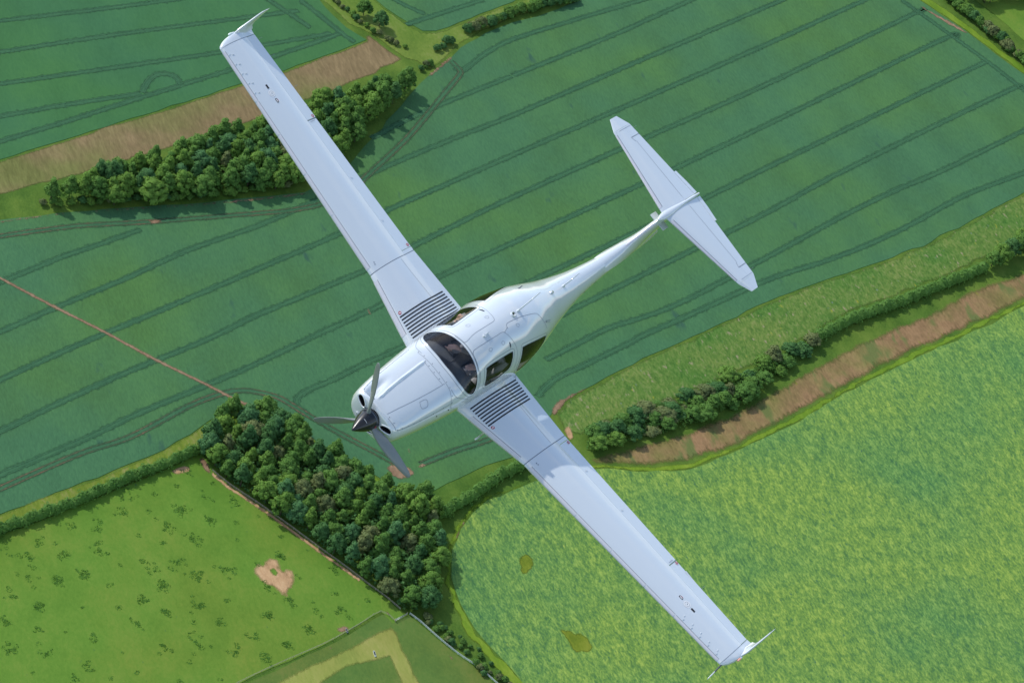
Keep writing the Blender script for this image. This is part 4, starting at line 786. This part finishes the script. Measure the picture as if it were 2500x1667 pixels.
def wing_piece(ys, c0, c1, nc=26, droop=0., gap=0.):
    """closed piece of the wing between two chord fractions"""
    cc = c0 + (c1 - c0) * (.5 - .5 * np.cos(np.linspace(0, math.pi, nc))); V = []; F = []
    for y in ys:
        up = wing_pt(np.full(nc, y), cc, True); lo = wing_pt(np.full(nc, y), cc, False)
        if c0 > 0:                               # rounded nose of a control surface
            m = (up[0] + lo[0]) / 2; m[0] -= .02; ring = np.vstack([up[::-1], [m], lo])
        elif c1 < 1: ring = np.vstack([up[::-1], lo[1:], [[up[-1][0] - .004, y, (up[-1][2] + lo[-1][2]) / 2]]])
        else: ring = np.vstack([up[::-1], lo[1:]])
        if droop:
            h = (wing_pt(y, c0, True) + wing_pt(y, c0, False)) / 2; d = ring - h; ca, sa = math.cos(droop), math.sin(droop); ring = np.column_stack([h[0] + d[:, 0] * ca + d[:, 2] * sa, ring[:, 1], h[2] - d[:, 0] * sa + d[:, 2] * ca])
        V += list(ring)
    n = len(V) // len(ys)
    for j in range(len(ys) - 1):
        for i in range(n): F.append((j * n + i, j * n + (i + 1) % n, (j + 1) * n + (i + 1) % n, (j + 1) * n + i))
    F.append(tuple(range(n))); F.append(tuple(reversed([(len(ys) - 1) * n + i for i in range(n)]))); return V, F
def autosmooth(o, ang=32):
    me = o.data; bm = bmesh.new(); bm.from_mesh(me); bm.normal_update()
    bmesh.ops.recalc_face_normals(bm, faces=bm.faces)
    for e in bm.edges: e.smooth = not (len(e.link_faces) == 2 and e.calc_face_angle(0) > math.radians(ang))
    bm.to_mesh(me); bm.free(); return o
def on_wing(path, width, off=.002, sd=1, closed=False):
    """strip on the upper wing skin along (y, c) points"""
    P = np.asarray(path, float); V = wing_pt(P[:, 0], P[:, 1], True, off); out = []; F = []; n = len(V)
    for i in range(n):
        t = V[(i + 1) % n if closed else min(i + 1, n - 1)] - V[(i - 1) if closed else max(i - 1, 0)]; s = np.cross([0, 0, 1], t); s /= np.linalg.norm(s) + 1e-12; out += [V[i] + s * width / 2, V[i] - s * width / 2]
    for i in range(n if closed else n - 1): j = (i + 1) % n; F.append((2 * i, 2 * i + 1, 2 * j + 1, 2 * j))
    return flip(out, sd), F
def wing_patch(yc, cc, ly, lx, sd, rot=0., off=.0025):
    ch = float(wing_te(yc) - wing_le(yc)); a = np.array([[-.5, -.5], [.5, -.5], [.5, .5], [-.5, .5]]) * [ly, lx]; R2 = np.array([[math.cos(rot), -math.sin(rot)], [math.sin(rot), math.cos(rot)]]); a = a @ R2.T
    return flip(wing_pt(yc + a[:, 0], cc + a[:, 1] / ch, True, off), sd), [(0, 1, 2, 3)]
def wing_disc(yc, cc, r0, r1, sd, k=20, off=.003):
    ch = float(wing_te(yc) - wing_le(yc)); V = []
    for r_ in (r0, r1): V += list(wing_pt(yc + r_ * np.cos(np.linspace(0, 2 * math.pi, k, endpoint=False)), cc + r_ * np.sin(np.linspace(0, 2 * math.pi, k, endpoint=False)) / ch, True, off))
    return flip(V, sd), [(i, (i + 1) % k, k + (i + 1) % k, k + i) for i in range(k)]
for sd, side in ((1, 'starboard'), (-1, 'port')):
    V, F = wing_piece([.30, .45, .57, .75, 1.0, 1.3, 1.6, 1.704], 0, 1, 40); iw = autosmooth(part('inner_wing', (flip(V, sd), F), M['paint'], label=side + ' wing root panel with black walkway stripes'))
    V, F = wing_piece([1.716, 2.0, 2.6, 3.2, 3.8, 4.3, 4.9, 5.3, 5.537], 0, .752, 34); ow = autosmooth(part('outer_wing', (flip(V, sd), F), M['paint'], label=side + ' outer wing panel'))
    V, F = wing_piece([1.716, 1.76, 1.775], .755, 1, 10); autosmooth(part('wing_fillet', (flip(V, sd), F), M['paint']))
    V, F = wing_piece([1.782, 2.4, 3.0, 3.6, 4.055], .758, 1.0, 14, math.radians(.6)); fl = autosmooth(part('flap', (flip(V, sd), F), M['paint'], label=side + ' wing flap'))
    V, F = wing_piece([4.070, 4.6, 5.1, 5.534], .758, 1.0, 14, math.radians(-1.2 * sd)); al = autosmooth(part('aileron', (flip(V, sd), F), M['paint'], label=side + ' aileron'))
    V, F = join(box((3.262, 4.355, float(wing_z(4.355)) + .001), (.03, .17, .004))); part('trim_strip', (flip(V, sd), F), M['paint'], al, False)
    # joint between the panels, seams and marks
    yy = np.linspace(.004, .985, 24); part('wing_joint', on_wing([(1.710, c) for c in yy], .014, -.001, sd), M['seam'], ow)
    for y0 in (4.062,): part('panel_seam', on_wing([(y0, c) for c in np.linspace(.752, .995, 6)], .010, .002, sd), M['seam'], ow)
    part('panel_seam', on_wing([(4.03, c) for c in np.linspace(.80, .93, 4)], .006, .0045, sd), M['seam'], fl)
    for y0, c0 in ((3.05, .80), (2.3, .80)): part('hinge_fairing', (lambda q: (flip([q + d for d in np.array([(-.03, 0, 0), (.03, .012, 0), (.03, -.012, 0), (0, 0, .010)])], sd), [(0, 1, 3), (1, 2, 3), (2, 0, 3)]))(wing_pt(y0, c0, True, .001)), M['paint'], fl)
    part('panel_seam', on_wing([(y0, c0) for y0, c0 in ((1.0, .66), (1.25, .64), (1.5, .62), (1.68, .61))], .004, .002, sd), M['seam'], iw)
    for i in range(8):
        y0 = np.linspace(.645, .985, 8)[i]; a0, a1 = np.interp(i, [0, 7], [.075, .062]), np.interp(i, [0, 7], [.945, .92])
        part('walkway_stripe', on_wing([(y0 + .01 * (c - .5), c) for c in np.linspace(a0, a1, 18)], .021, .003, sd), M['black'], iw)
    part('no_step_disc', wing_disc(1.035, .085, .0, .024, sd), M['red'], iw); part('no_step_mark', wing_patch(1.035, .085, .014, .03, sd, .4, .0045), M['label'], iw)
    for y0 in (4.10, 1.82): part('no_step_disc', wing_disc(y0, .955, .012, .024, sd, off=.006), M['red'], ow)
    for y0, c0 in ((.60, .955), (.625, .965), (.60, .985), (1.80, .12), (1.83, .125)): part('drain_mark', wing_disc(y0, c0, 0, .009, sd, 8), M['seam'], iw if y0 < 1.7 else ow)
    cp = part('fuel_cap', wing_disc(4.63, .365, 0, .058, sd, 24, .003), M['chrome'], ow); part('cap_ring', wing_disc(4.63, .365, .036, .040, sd, 24, .0045), M['seam'], cp); part('cap_latch', wing_patch(4.63, .365, .012, .022, sd, .5, .006), M['seam'], cp)
    d0 = sd
    for yo, lw in ((4.745, False), (4.505, True)):
        pl = part('placard', wing_patch(yo, .37, .068, .036, sd, 0, .003), M['black'], ow)
        if lw: part('placard_print', wing_patch(yo, .37, .046, .016, sd, 0, .0045), M['label'], pl); part('placard_print', wing_patch(yo + .004, .395, .040, .006, sd, 0, .0045), M['red'], pl)
    for i in range(5):
        y0 = 4.755 + .163 * i
        for dy, dx in ((0, .012), (-.028, .060)):
            q = wing_pt(y0 + dy, .055 + dx / .77, True, 0); ang = math.radians(18 if dx < .03 else -18)
            V = [q + np.array([a * .034 * math.cos(ang), a * .034 * math.sin(ang) + b * .005, h]) for a, b, h in ((-.5, -1, 0), (.5, -1, 0), (.5, 1, 0), (-.5, 1, 0), (.4, 0, .014), (-.2, 0, .006))]
            part('vortex_generator', (flip(V, sd), [(0, 1, 4, 5), (2, 3, 5, 4), (1, 2, 4), (3, 0, 5)]), M['paint'], ow, False)
    # porous de-icing strips round the leading edge
    def deice(y0, y1, parent, lo=.030):
        ys = np.linspace(y0, y1, 10); cu = np.array([lo, .022, .014, .008, .004, .0015, 0]); V = []; F = []
        for y in ys:
            ring = np.vstack([wing_pt(np.full(7, y), cu, True), wing_pt(np.full(6, y), cu[-2::-1] * .8, False)]); ctr = np.array([wing_le(y) + .03, y, wing_z(y)]); d = ring - ctr; V += list(ring + d / np.linalg.norm(d, axis=1)[:, None] * .003)
        for j in range(9):
            for i in range(12): F.append((j * 13 + i, j * 13 + i + 1, (j + 1) * 13 + i + 1, (j + 1) * 13 + i))
        o = part('deice_strip', (flip(V, sd), F), M['metal'], parent); part('strip_edge', on_wing([(y, lo + .004) for y in ys], .008, .003, sd), M['seam'], o)
    deice(.74, 1.60, iw, .034)
    for y0, y1 in ((1.80, 2.70), (2.715, 3.39), (3.405, 4.06), (4.075, 4.63), (4.645, 5.48)): deice(y0, y1, ow, .036)
    # tip cap and winglet
    tipv = []; tf = []; nst = 10; k = 30
    cc = .5 - .5 * np.cos(np.linspace(0, math.pi, k // 2 + 1))
    for j in range(nst):
        t = j / (nst - 1); y = 5.540 + .125 * math.sin(t * math.pi / 2); le = 2.487 + (2.84 - 2.487) * (1 - math.cos(t * math.pi / 2)) ** .9; te = 3.245 + .02 * t; ch = te - le; th = (1 - .75 * t ** 2.2) * .758 * .95
        zc = wing_z(y) + .03 * t * t
        tipv += [(le + c * ch, y, zc + AU(math.sqrt(c)) * th) for c in cc[::-1]] + [(le + c * ch, y, zc + AL(math.sqrt(c)) * th) for c in cc[1:-1]]
    for j in range(nst - 1):
        for i in range(k): tf.append((j * k + i, j * k + (i + 1) % k, (j + 1) * k + (i + 1) % k, (j + 1) * k + i))
    tf.append(tuple(range(k))); tf.append(tuple((nst - 1) * k + i for i in range(k)))
    tip = autosmooth(part('wing_tip', (flip(tipv, sd), tf), M['paint'], label=side + ' wing tip cap')); part('panel_seam', on_wing([(5.540, c) for c in np.linspace(.03, .99, 16)], .006, .002, sd), M['seam'], tip)
    wv = []; wf = []; SEC = [(.0, 2.80, 3.262, 5.615, .10), (.10, 2.85, 3.262, 5.648, .11), (.25, 2.93, 3.285, 5.662, .11), (.5, 3.06, 3.34, 5.664, .11), (.75, 3.18, 3.40, 5.666, .11), (.92, 3.27, 3.45, 5.667, .11), (1., 3.345, 3.460, 5.667, .07)]
    zb = float(wing_z(5.6)) + .03; zt = .556
    for (t, le, te, y, th) in SEC:
        ch = te - le; z = zb + (zt - zb) * t
        wv += [(le + c * ch, y + AU(math.sqrt(c)) * ch * th * 8 * .9, z) for c in cc[::-1]] + [(le + c * ch, y - AU(math.sqrt(c)) * ch * th * 8 * .5, z) for c in cc[1:-1]]
    for j in range(len(SEC) - 1):
        for i in range(k): wf.append((j * k + i, j * k + (i + 1) % k, (j + 1) * k + (i + 1) % k, (j + 1) * k + i))
    wf.append(tuple((len(SEC) - 1) * k + i for i in range(k))); autosmooth(part('winglet', (flip(wv, sd), wf), M['paint'], label=side + ' winglet'), 40)
    lens = []; lf = []
    for j in range(9):
        t = math.pi * j / 8; x = 2.80 - .045 * math.cos(t); rr = .018 * math.sin(t) ** .7 + .001; lens += [(x, 5.672 + rr * math.cos(w), wing_z(5.65) + .045 + rr * math.sin(w)) for w in np.linspace(0, 2 * math.pi, 12, endpoint=False)]
    for j in range(8):
        for i in range(12): lf.append((j * 12 + i, j * 12 + (i + 1) % 12, (j + 1) * 12 + (i + 1) % 12, (j + 1) * 12 + i))
    part('navigation_light', (flip(lens, sd), lf), M['navred' if sd < 0 else 'navgreen'], label=('red' if sd < 0 else 'green') + ' navigation light at the wing tip'); part('light_housing', join(*[(flip([np.array(p) + [.05, -.004, -.004] for p in lens], sd), lf)]), M['paint'])
    for y0 in (5.45, 5.15, 4.6): q = wing_pt(y0, 1., True); part('static_wick', (flip(tube([q, q + [.10, 0, .002]], .0022, 5)[0], sd), tube([q, q + [.1, 0, 0]], .002, 5)[1]), M['seam'], al)
q = np.array([2.53, -5.565, float(wing_z(5.565))]); rod = part('air_data_probe', tube([q, q + [-.205, -.01, -.01]], .011, 8), M['dark']); part('probe_tip', tube([q + [-.205, -.01, -.01], q + [-.30, -.015, -.015], q + [-.40, -.02, -.02]], [.012, .010, .004], 8), M['paint'], rod)
q = wing_pt(1.0, .1, False) * [1, -1, 1]; part('pitot_mast', join(tube([q, q + [-.02, 0, -.16]], .012, 6), tube([q + [-.14, 0, -.16], q + [.06, 0, -.16]], .014, 8)), M['paint'])
# ---- tail
def sym_sec(le, te, th, k=26):
    cc = .5 - .5 * np.cos(np.linspace(0, math.pi, k // 2 + 1)); h = lambda c: th * 5 * (.2969 * np.sqrt(c) - .126 * c - .3516 * c ** 2 + .2843 * c ** 3 - .1036 * c ** 4)
    return [(le + c * (te - le), h(c) * (te - le)) for c in cc[::-1]] + [(le + c * (te - le), -h(c) * (te - le)) for c in cc[1:-1]]
def loft(rings):
    n = len(rings[0]); V = [p for r_ in rings for p in r_]; F = []
    for j in range(len(rings) - 1):
        for i in range(n): F.append((j * n + i, j * n + (i + 1) % n, (j + 1) * n + (i + 1) % n, (j + 1) * n + i))
    return V, F + [tuple(range(n)), tuple(reversed(range((len(rings) - 1) * n, len(rings) * n)))]
TZ = .92
def tle(y): return np.interp(y, [.0, .1, 1.477, 1.683], [6.96, 6.982, 7.306, 7.44])
def tte(y): return np.interp(y, [.0, 1.477, 1.683], [7.895, 7.758, 7.624])
def thick(c, y): ch = tte(y) - tle(y); return .10 * 5 * (.2969 * np.sqrt(c) - .126 * c - .3516 * c ** 2 + .2843 * c ** 3 - .1036 * c ** 4) * ch
def tail_pt(y, c, off=0.): y = np.asarray(y, float); c = np.asarray(c, float); return np.stack(np.broadcast_arrays(tle(y) + c * (tte(y) - tle(y)), y, TZ + thick(c, y) + off), -1)
def tail_piece(ys, c0, c1, n=16):
    rings = []
    for y in ys:
        cc = c0 + (c1 - c0) * (.5 - .5 * np.cos(np.linspace(0, math.pi, n))); up = [(tle(y) + c * (tte(y) - tle(y)), y, TZ + thick(c, y)) for c in cc]; lo = [(p[0], p[1], 2 * TZ - p[2]) for p in up]
        rings.append(up[::-1] + (lo[1:] if c0 == 0 else [(up[0][0] - .012, y, TZ)] + lo))
    return loft(rings)
for sd, side in ((1, 'starboard'), (-1, 'port')):
    V, F = tail_piece([.0, .3, .8, 1.2, 1.477], 0, .645); tp = autosmooth(part('tailplane', (flip(V, sd), F), M['paint'], label=side + ' half of the T-tail'))
    V, F = tail_piece([.03, .5, .9, 1.27], .652, 1.0); el = autosmooth(part('elevator', (flip(V, sd), F), M['paint'], label=side + ' elevator'))
    V, F = tail_piece([1.28, 1.38, 1.477], .652, 1.0); autosmooth(part('elevator_horn', (flip(V, sd), F), M['paint']))
    V, F = tail_piece([1.479, 1.56, 1.63, 1.683], 0, 1.0); tc_ = autosmooth(part('tailplane_tip', (flip(V, sd), F), M['paint']))
    rt = []
    for y in (.035, .25, .487): h = tte(y); rt.append([(h - .012, y, TZ + .008), (h + .072 - .02 * (y > .4), y, TZ - .002), (h + .072 - .02 * (y > .4), y, TZ - .006), (h - .012, y, TZ - .008)])
    V, F = loft(rt); part('trim_tab', (flip(V, sd), F), M['paint'], smooth=False)
    def on_tail(path, w, off): 
        P = np.asarray(path, float); V = tail_pt(P[:, 0], P[:, 1], off); o = []
        for i in range(len(V)):
            t = V[min(i + 1, len(V) - 1)] - V[max(i - 1, 0)]; s = np.cross([0, 0, 1], t); s /= np.linalg.norm(s); o += [V[i] + s * w / 2, V[i] - s * w / 2]
        return flip(o, sd), [(2 * i, 2 * i + 1, 2 * i + 3, 2 * i + 2) for i in range(len(V) - 1)]
    part('panel_seam', on_tail([(1.275, c) for c in (.55, .7, .85, .995)], .010, .002), M['seam'], tp); part('panel_seam', on_tail([(1.275, .55), (1.20, .60), (1.19, .63)], .006, .002), M['seam'], tp)
    part('panel_seam', on_tail([(1.45, c) for c in (.06, .3, .6, .95)], .005, .002), M['seam'], tp); part('panel_seam', on_tail([(y, .648) for y in np.linspace(.1, 1.18, 8)], .006, .0012), M['seam'], tp)
    ys = np.linspace(.13, 1.42, 8); cu = np.array([.05, .035, .02, .01, .004, 0]); V = []; F = []
    for y in ys:
        ring = [(tle(y) + c * (tte(y) - tle(y)), y, TZ + thick(c, y)) for c in cu]; ring += [(p[0], p[1], 2 * TZ - p[2]) for p in ring[-2::-1]]; V += [np.array(p) + np.array([-.002, 0, .002 * np.sign(p[2] - TZ)]) for p in ring]
    for j in range(7):
        for i in range(10): F.append((j * 11 + i, j * 11 + i + 1, (j + 1) * 11 + i + 1, (j + 1) * 11 + i))
    dp = part('deice_strip', (flip(V, sd), F), M['metal'], tp); part('strip_edge', on_tail([(y, .056) for y in ys], .010, .003), M['seam'], dp)
    q = np.array([float(tte(1.40)), 1.40, TZ]); part('static_wick', (flip(tube([q, q + [.09, 0, .0]], .0022, 5)[0], sd), tube([q, q + [.09, 0, 0]], .002, 5)[1]), M['seam'], el)
    pl = [(6.93, .03), (6.93, .155), (7.075, .155), (7.09, .03)]; V = [(x, y, .755 + .04 * (y - .035) + h) for h in (.006, -.006) for x, y in pl]; part('fin_strake', (flip(V, sd), [(0, 1, 2, 3), (7, 6, 5, 4)] + [(i, i + 4, (i + 1) % 4 + 4, (i + 1) % 4) for i in range(4)]), M['paint'], smooth=False)
bul = []
for x, ry, rz in ((6.800, .004, .004), (6.815, .018, .018), (6.86, .040, .040), (6.93, .060, .058), (7.03, .074, .068), (7.15, .074, .070), (7.30, .058, .066), (7.45, .040, .058), (7.60, .030, .050), (7.80, .026, .042), (7.94, .022, .034), (7.965, .012, .02)):
    bul.append([(x, ry * math.cos(w), TZ - .012 + .02 * (x - 6.8) + rz * math.sin(w)) for w in np.linspace(0, 2 * math.pi, 20, endpoint=False)])
autosmooth(part('tail_fairing', loft(bul), M['paint']), 50)
def fin_le(z): return np.interp(z, [.30, .42, .50, .60, .90], [5.45, 5.95, 6.28, 6.46, 6.84])
def fin_te(z): return np.interp(z, [.15, .9], [7.50, 7.74])
rings = []
for z in (.30, .36, .42, .46, .50, .56, .62, .70, .80, .90):
    le, te = float(fin_le(z)), float(fin_te(z)) - .30; rings.append([(x, h * np.interp(z, [.3, .5, .9], [1.3, 1.15, 1.0]), z) for x, h in sym_sec(le, te + .30, .105)])
fin = []
for r_ in rings: fin.append([(min(p[0], float(fin_te(p[2])) - .30), p[1], p[2]) for p in r_])
fn = autosmooth(part('fin', loft(fin), M['paint']), 40)
rud = []
for z in (.12, .30, .5, .7, .875):
    te = float(fin_te(z)); le = te - .295; rud.append([(le, .03, z), (le + .1, .024, z), (te, .003, z), (te, -.003, z), (le + .1, -.024, z), (le, -.03, z), (le - .02, 0, z)])
autosmooth(part('rudder', loft(rud), M['paint']), 40)
part('ventral_fin', loft([[(6.7, .012, .11), (7.45, .008, .15), (7.45, -.008, .15), (6.7, -.012, .11)], [(7.0, .008, -.10), (7.4, .006, -.12), (7.4, -.006, -.12), (7.0, -.008, -.10)]]), M['paint'], smooth=False)
V = []; F = []; zs = np.linspace(.52, .84, 8)
for z in zs:
    le = float(fin_le(z)); V += [(le + d, h, z) for d, h in ((.05, .036), (.02, .025), (.004, .012), (-.004, 0), (.004, -.012), (.02, -.025), (.05, -.036))]
for j in range(7):
    for i in range(6): F.append((j * 7 + i, j * 7 + i + 1, (j + 1) * 7 + i + 1, (j + 1) * 7 + i))
part('deice_strip', (V, F), M['metal'], fn)

# ---- aerials and beacon
def top(x, t=90): return Ssurf(np.array([x]), np.array([float(t)]))[0][0]
q = top(2.40, 91.5); blade_a = [[(q[0] + a * s_, q[1] + b * s_, q[2] + h) for a, b in ((-.055, 0), (-.035, .022), (.03, .026), (.055, 0), (.03, -.026), (-.035, -.022))] for s_, h in ((1, -.006), (.95, .014))]
an = part('aerial', loft(blade_a), M['paint'], smooth=False, label='small aerial on the cabin roof'); part('aerial_blade', loft([[(q[0] - .03, q[1] - .006, q[2]), (q[0] + .05, q[1] - .006, q[2]), (q[0] + .05, q[1] + .006, q[2]), (q[0] - .03, q[1] + .006, q[2])], [(q[0] + .02, q[1] - .004, q[2] + .085), (q[0] + .075, q[1] - .004, q[2] + .085), (q[0] + .075, q[1] + .004, q[2] + .085), (q[0] + .02, q[1] + .004, q[2] + .085)]]), M['paint'], an, False)
q = top(3.06, 89.5); part('aerial', loft([[(q[0] + a * s_, q[1] + b * s_, q[2] + h) for a, b in ((-.045, -.02), (-.045, .02), (-.02, .042), (.02, .042), (.045, .02), (.045, -.02), (.02, -.042), (-.02, -.042))] for s_, h in ((1, -.008), (1, .012), (.75, .022))]), M['paint'], label='square aerial puck on the cabin roof')
for (x, t, dx, dz, lab) in ((3.19, 89, .235, .335, 'long whip aerial on the rear cabin roof'), (4.62, 90, .20, .225, 'short whip aerial ahead of the fin')):
    q = top(x, t); w = part('aerial', loft([[(q[0] + .038 * s_ * math.cos(a), q[1] + .022 * s_ * math.sin(a), q[2] + h) for a in np.linspace(0, 2 * math.pi, 12, endpoint=False)] for s_, h in ((1, -.012), (.95, .016), (.5, .035), (.2, .05))]), M['paint'], label=lab)
    part('whip', tube([q + [0, 0, .03], q + [dx * .5, 0, dz * .48], q + [dx, 0, dz]], [.013, .011, .008], 8), M['paint'], w)
q = top(4.22); part('beacon', loft([[(q[0] + .045 * s_ * math.cos(a), q[1] + .024 * s_ * math.sin(a), q[2] + h) for a in np.linspace(0, 2 * math.pi, 14, endpoint=False)] for s_, h in ((1, -.012), (1, .012), (.8, .028), (.3, .036))]), M['paint'])

# ---- cabin: coaming, panel, seats
part('coaming', loft([[(x, y * k, z) for y, z in ((-.50, .02), (-.50, zt_ - .16), (-.36, zt_ - .05), (-.2, zt_), (.2, zt_), (.36, zt_ - .05), (.50, zt_ - .16), (.50, .02))] for x, zt_, k in ((1.70, .31, .86), (1.85, .325, .92), (2.0, .33, .97), (2.10, .32, 1.0), (2.12, .29, 1.0))]), M['dark'])
part('instrument_panel', box((2.13, 0, .08), (.03, .92, .36)), M['liner'], smooth=False)
part('coaming_seam', tube([(1.74, 0, .325), (1.9, 0, .334), (2.1, 0, .332)], .006, 6), M['liner'])
part('cabin_floor', box((2.75, 0, -.36), (2.0, .9, .03)), M['liner'], smooth=False); part('centre_console', box((2.45, 0, -.15), (.7, .16, .34)), M['dark'], smooth=False)
for x0 in (2.80, 3.55):
    for y0 in (-.27, .27):
        st = part('seat', loft([[(x0 - .50 + .02 * k, y0 + a * .21, -.24 + b * .055) for a, b in ((-1, -.6), (-.9, .6), (-.4, 1), (.4, 1), (.9, .6), (1, -.6))] for k in range(0, 26, 5)]), M['leather'])
        part('seat_back', loft([[(x0 + .03 + .15 * t + b * .05, y0 + a * .22 * (1 - .25 * t ** 3), -.22 + .68 * t) for a, b in ((-1, .6), (-.8, -.6), (.8, -.6), (1, .6), (.5, 1), (-.5, 1))] for t in (0, .3, .6, .85, 1.)]), M['leather'], st)
for y0 in (-.27, .27): part('control_stick', tube([(2.42, y0, -.3), (2.40, y0, .02), (2.36, y0, .10)], [.014, .014, .02], 8), M['dark'])

# ------------------------------------------------------------------ the two people aboard
def skin_body(name, nodes, edges, mat, parent):
    keys = list(nodes); me = bpy.data.meshes.new('m'); me.from_pydata([nodes[k][0] for k in keys], [(keys.index(a), keys.index(b)) for a, b in edges], [])
    o = obj(name, me, mat, parent); o.modifiers.new('skin', 'SKIN'); d = me.skin_vertices[0].data
    for i, k in enumerate(keys): r_ = nodes[k][1]; d[i].radius = r_ if isinstance(r_, tuple) else (r_, r_); d[i].use_root = (i == 0)
    sb = o.modifiers.new('sub', 'SUBSURF'); sb.levels = 1; sb.render_levels = 2; o.modifiers['skin'].use_smooth_shade = True
    return o
def hand_nodes(w, d, up, spread=.021, curl=.35, s=1.0):
    """palm and five bent fingers from the wrist w along d"""
    w = np.array(w, float); d = np.array(d, float); d /= np.linalg.norm(d); up = np.array(up, float); up -= d * (up @ d); up /= np.linalg.norm(up); si = np.cross(d, up); N = {'w': (tuple(w), (.026 * s, .018 * s))}; E = []
    N['p'] = (tuple(w + d * .055 * s), (.040 * s, .016 * s)); E.append(('w', 'p'))
    for i, (ln, o_) in enumerate(((.070, 1.5), (.080, .5), (.075, -.5), (.060, -1.5))):
        b = w + d * .088 * s + si * o_ * spread * s; k1 = b + (d * math.cos(curl) - up * math.sin(curl)) * ln * .55 * s; k2 = k1 + (d * math.cos(curl * 2.2) - up * math.sin(curl * 2.2)) * ln * .5 * s
        N[f'b{i}'] = (tuple(b), .0105 * s); N[f'k{i}'] = (tuple(k1), .0095 * s); N[f't{i}'] = (tuple(k2), .008 * s); E += [('p', f'b{i}'), (f'b{i}', f'k{i}'), (f'k{i}', f't{i}')]
    tb = w + d * .035 * s + si * .034 * s; t1 = tb + (d * .7 + si * .6 - up * .2) * .035 * s; t2 = t1 + (d * .9 + si * .15 - up * .3) * .03 * s
    N['th0'] = (tuple(tb), .013 * s); N['th1'] = (tuple(t1), .0105 * s); N['th2'] = (tuple(t2), .009 * s); E += [('w', 'th0'), ('th0', 'th1'), ('th1', 'th2')]
    return N, E
def person(y, label, rh, lh):
    """seated body; rh, lh = (elbow, wrist, hand direction)"""
    e = empty('person', label=label, category='person'); e.matrix_world = ac.matrix_world.copy()
    N = dict(pel=((2.74, y, -.10), (.17, .12)), wai=((2.77, y, .06), (.145, .105)), che=((2.79, y, .24), (.165, .11)), nek=((2.775, y, .395), .06), hed=((2.745, y, .47), .06), sr=((2.78, y + .17, .34), .062), sl=((2.78, y - .17, .34), .062),
             er=(rh[0], .046), el=(lh[0], .046), wr=(rh[1], .030), wl=(lh[1], .030), hr=((2.68, y + .10, -.12), .095), hl=((2.68, y - .10, -.12), .095), kr=((2.30, y + .12, -.02), .066), kl=((2.30, y - .12, -.02), .066), ar=((2.10, y + .10, -.30), .045), al=((2.10, y - .10, -.30), .045), fr=((1.95, y + .10, -.31), .035), fl=((1.95, y - .10, -.31), .035))
    skin_body('body', N, [('pel', 'wai'), ('wai', 'che'), ('che', 'nek'), ('nek', 'hed'), ('che', 'sr'), ('che', 'sl'), ('sr', 'er'), ('er', 'wr'), ('sl', 'el'), ('el', 'wl'), ('pel', 'hr'), ('pel', 'hl'), ('hr', 'kr'), ('kr', 'ar'), ('ar', 'fr'), ('hl', 'kl'), ('kl', 'al'), ('al', 'fl')], M['shirt'], e)
    for nm, hh in (('hand', rh), ('hand', lh)):
        Nn, E = hand_nodes(hh[1], hh[2], hh[3], s=1.15); fw = (np.array(hh[1]) * .62 + np.array(hh[0]) * .38); Nn['f'] = (tuple(fw), .036); E.append(('w', 'f')); skin_body(nm, Nn, E, M['skin'], e)
    V = []; F = []; n1, n2 = 14, 18
    for i in range(n1 + 1):
        t = math.pi * i / n1
        for k in range(n2):
            p = 2 * math.pi * k / n2; d = np.array([math.sin(t) * math.cos(p), math.sin(t) * math.sin(p), math.cos(t)]); f = np.array([.098, .076, .118]) * d
            if d[0] < 0: f[1] *= 1 - .25 * max(0, -d[2]); f[0] += -.028 * math.exp(-(d[1] / .16) ** 2 - ((d[2] + .08) / .17) ** 2) + .012 * math.exp(-((abs(d[1]) - .38) / .16) ** 2 - ((d[2] - .12) / .12) ** 2) + .006 * math.exp(-(d[1] / .3) ** 2 - ((d[2] + .42) / .06) ** 2)
            if abs(d[1]) > .93: f[1] += .02 * np.sign(d[1])
            V.append(np.array([2.735, y, .57]) + f)
    for i in range(n1):
        for k in range(n2): F.append((i * n2 + k, i * n2 + (k + 1) % n2, (i + 1) * n2 + (k + 1) % n2, (i + 1) * n2 + k))
    hd = obj('head', mesh(V, F), M['skin'], e)
    hv = [np.array([2.745, y, .575]) + (v_ - np.array([2.735, y, .57])) * 1.07 for v_ in V]; obj('hair', mesh(hv, [f for f in F if np.mean([hv[i][2] for i in f]) > .615 - .9 * (np.mean([hv[i][0] for i in f]) - 2.70) * (1 if np.mean([hv[i][0] for i in f]) > 2.70 else 2.2)]), M['hair'], e)
    for s in (-1, 1): obj('eye', mesh(*lathe([(-.012, .004), (-.006, .011), (.0, .012), (.006, .008)], 10)), M['label'], e).location = (2.655, y + s * .03, .582)
    for s in (-1, 1): obj('headset_cup', mesh(*blob((2.75, y + s * .088, .565), (.035, .02, .045), np.random.default_rng(2), 10, 8)), M['dark'], e)
    obj('headset_band', mesh(*tube([(2.75, y + .092 * math.cos(a), .575 + .135 * math.sin(a)) for a in np.linspace(0, math.pi, 12)], .009, 6)), M['dark'], e)
    obj('seat_belt', mesh(*tube(catmull([(2.86, y - .12, .36), (2.70, y - .10, .32), (2.665, y - .04, .12), (2.62, y + .02, -.02)], 5, False), [.012] * 16, 6)), M['strap'], e)
    return e
person(-.27, 'pilot in grey shirt in the port seat, right hand on the coaming', ((2.38, -.03, .34), (2.11, .05, .495), (-.8, .75, .12), (.3, 0, 1)), ((2.50, -.44, .12), (2.30, -.28, .34), (-.8, .5, .1), (.2, 0, 1)))
person(.27, 'passenger in the starboard seat with a hand at the side window', ((2.66, .47, .16), (2.56, .42, .36), (-.35, .05, .9), (-.9, .3, 0)), ((2.50, .12, .05), (2.36, .2, .12), (-.9, .1, -.2), (0, 0, 1)))
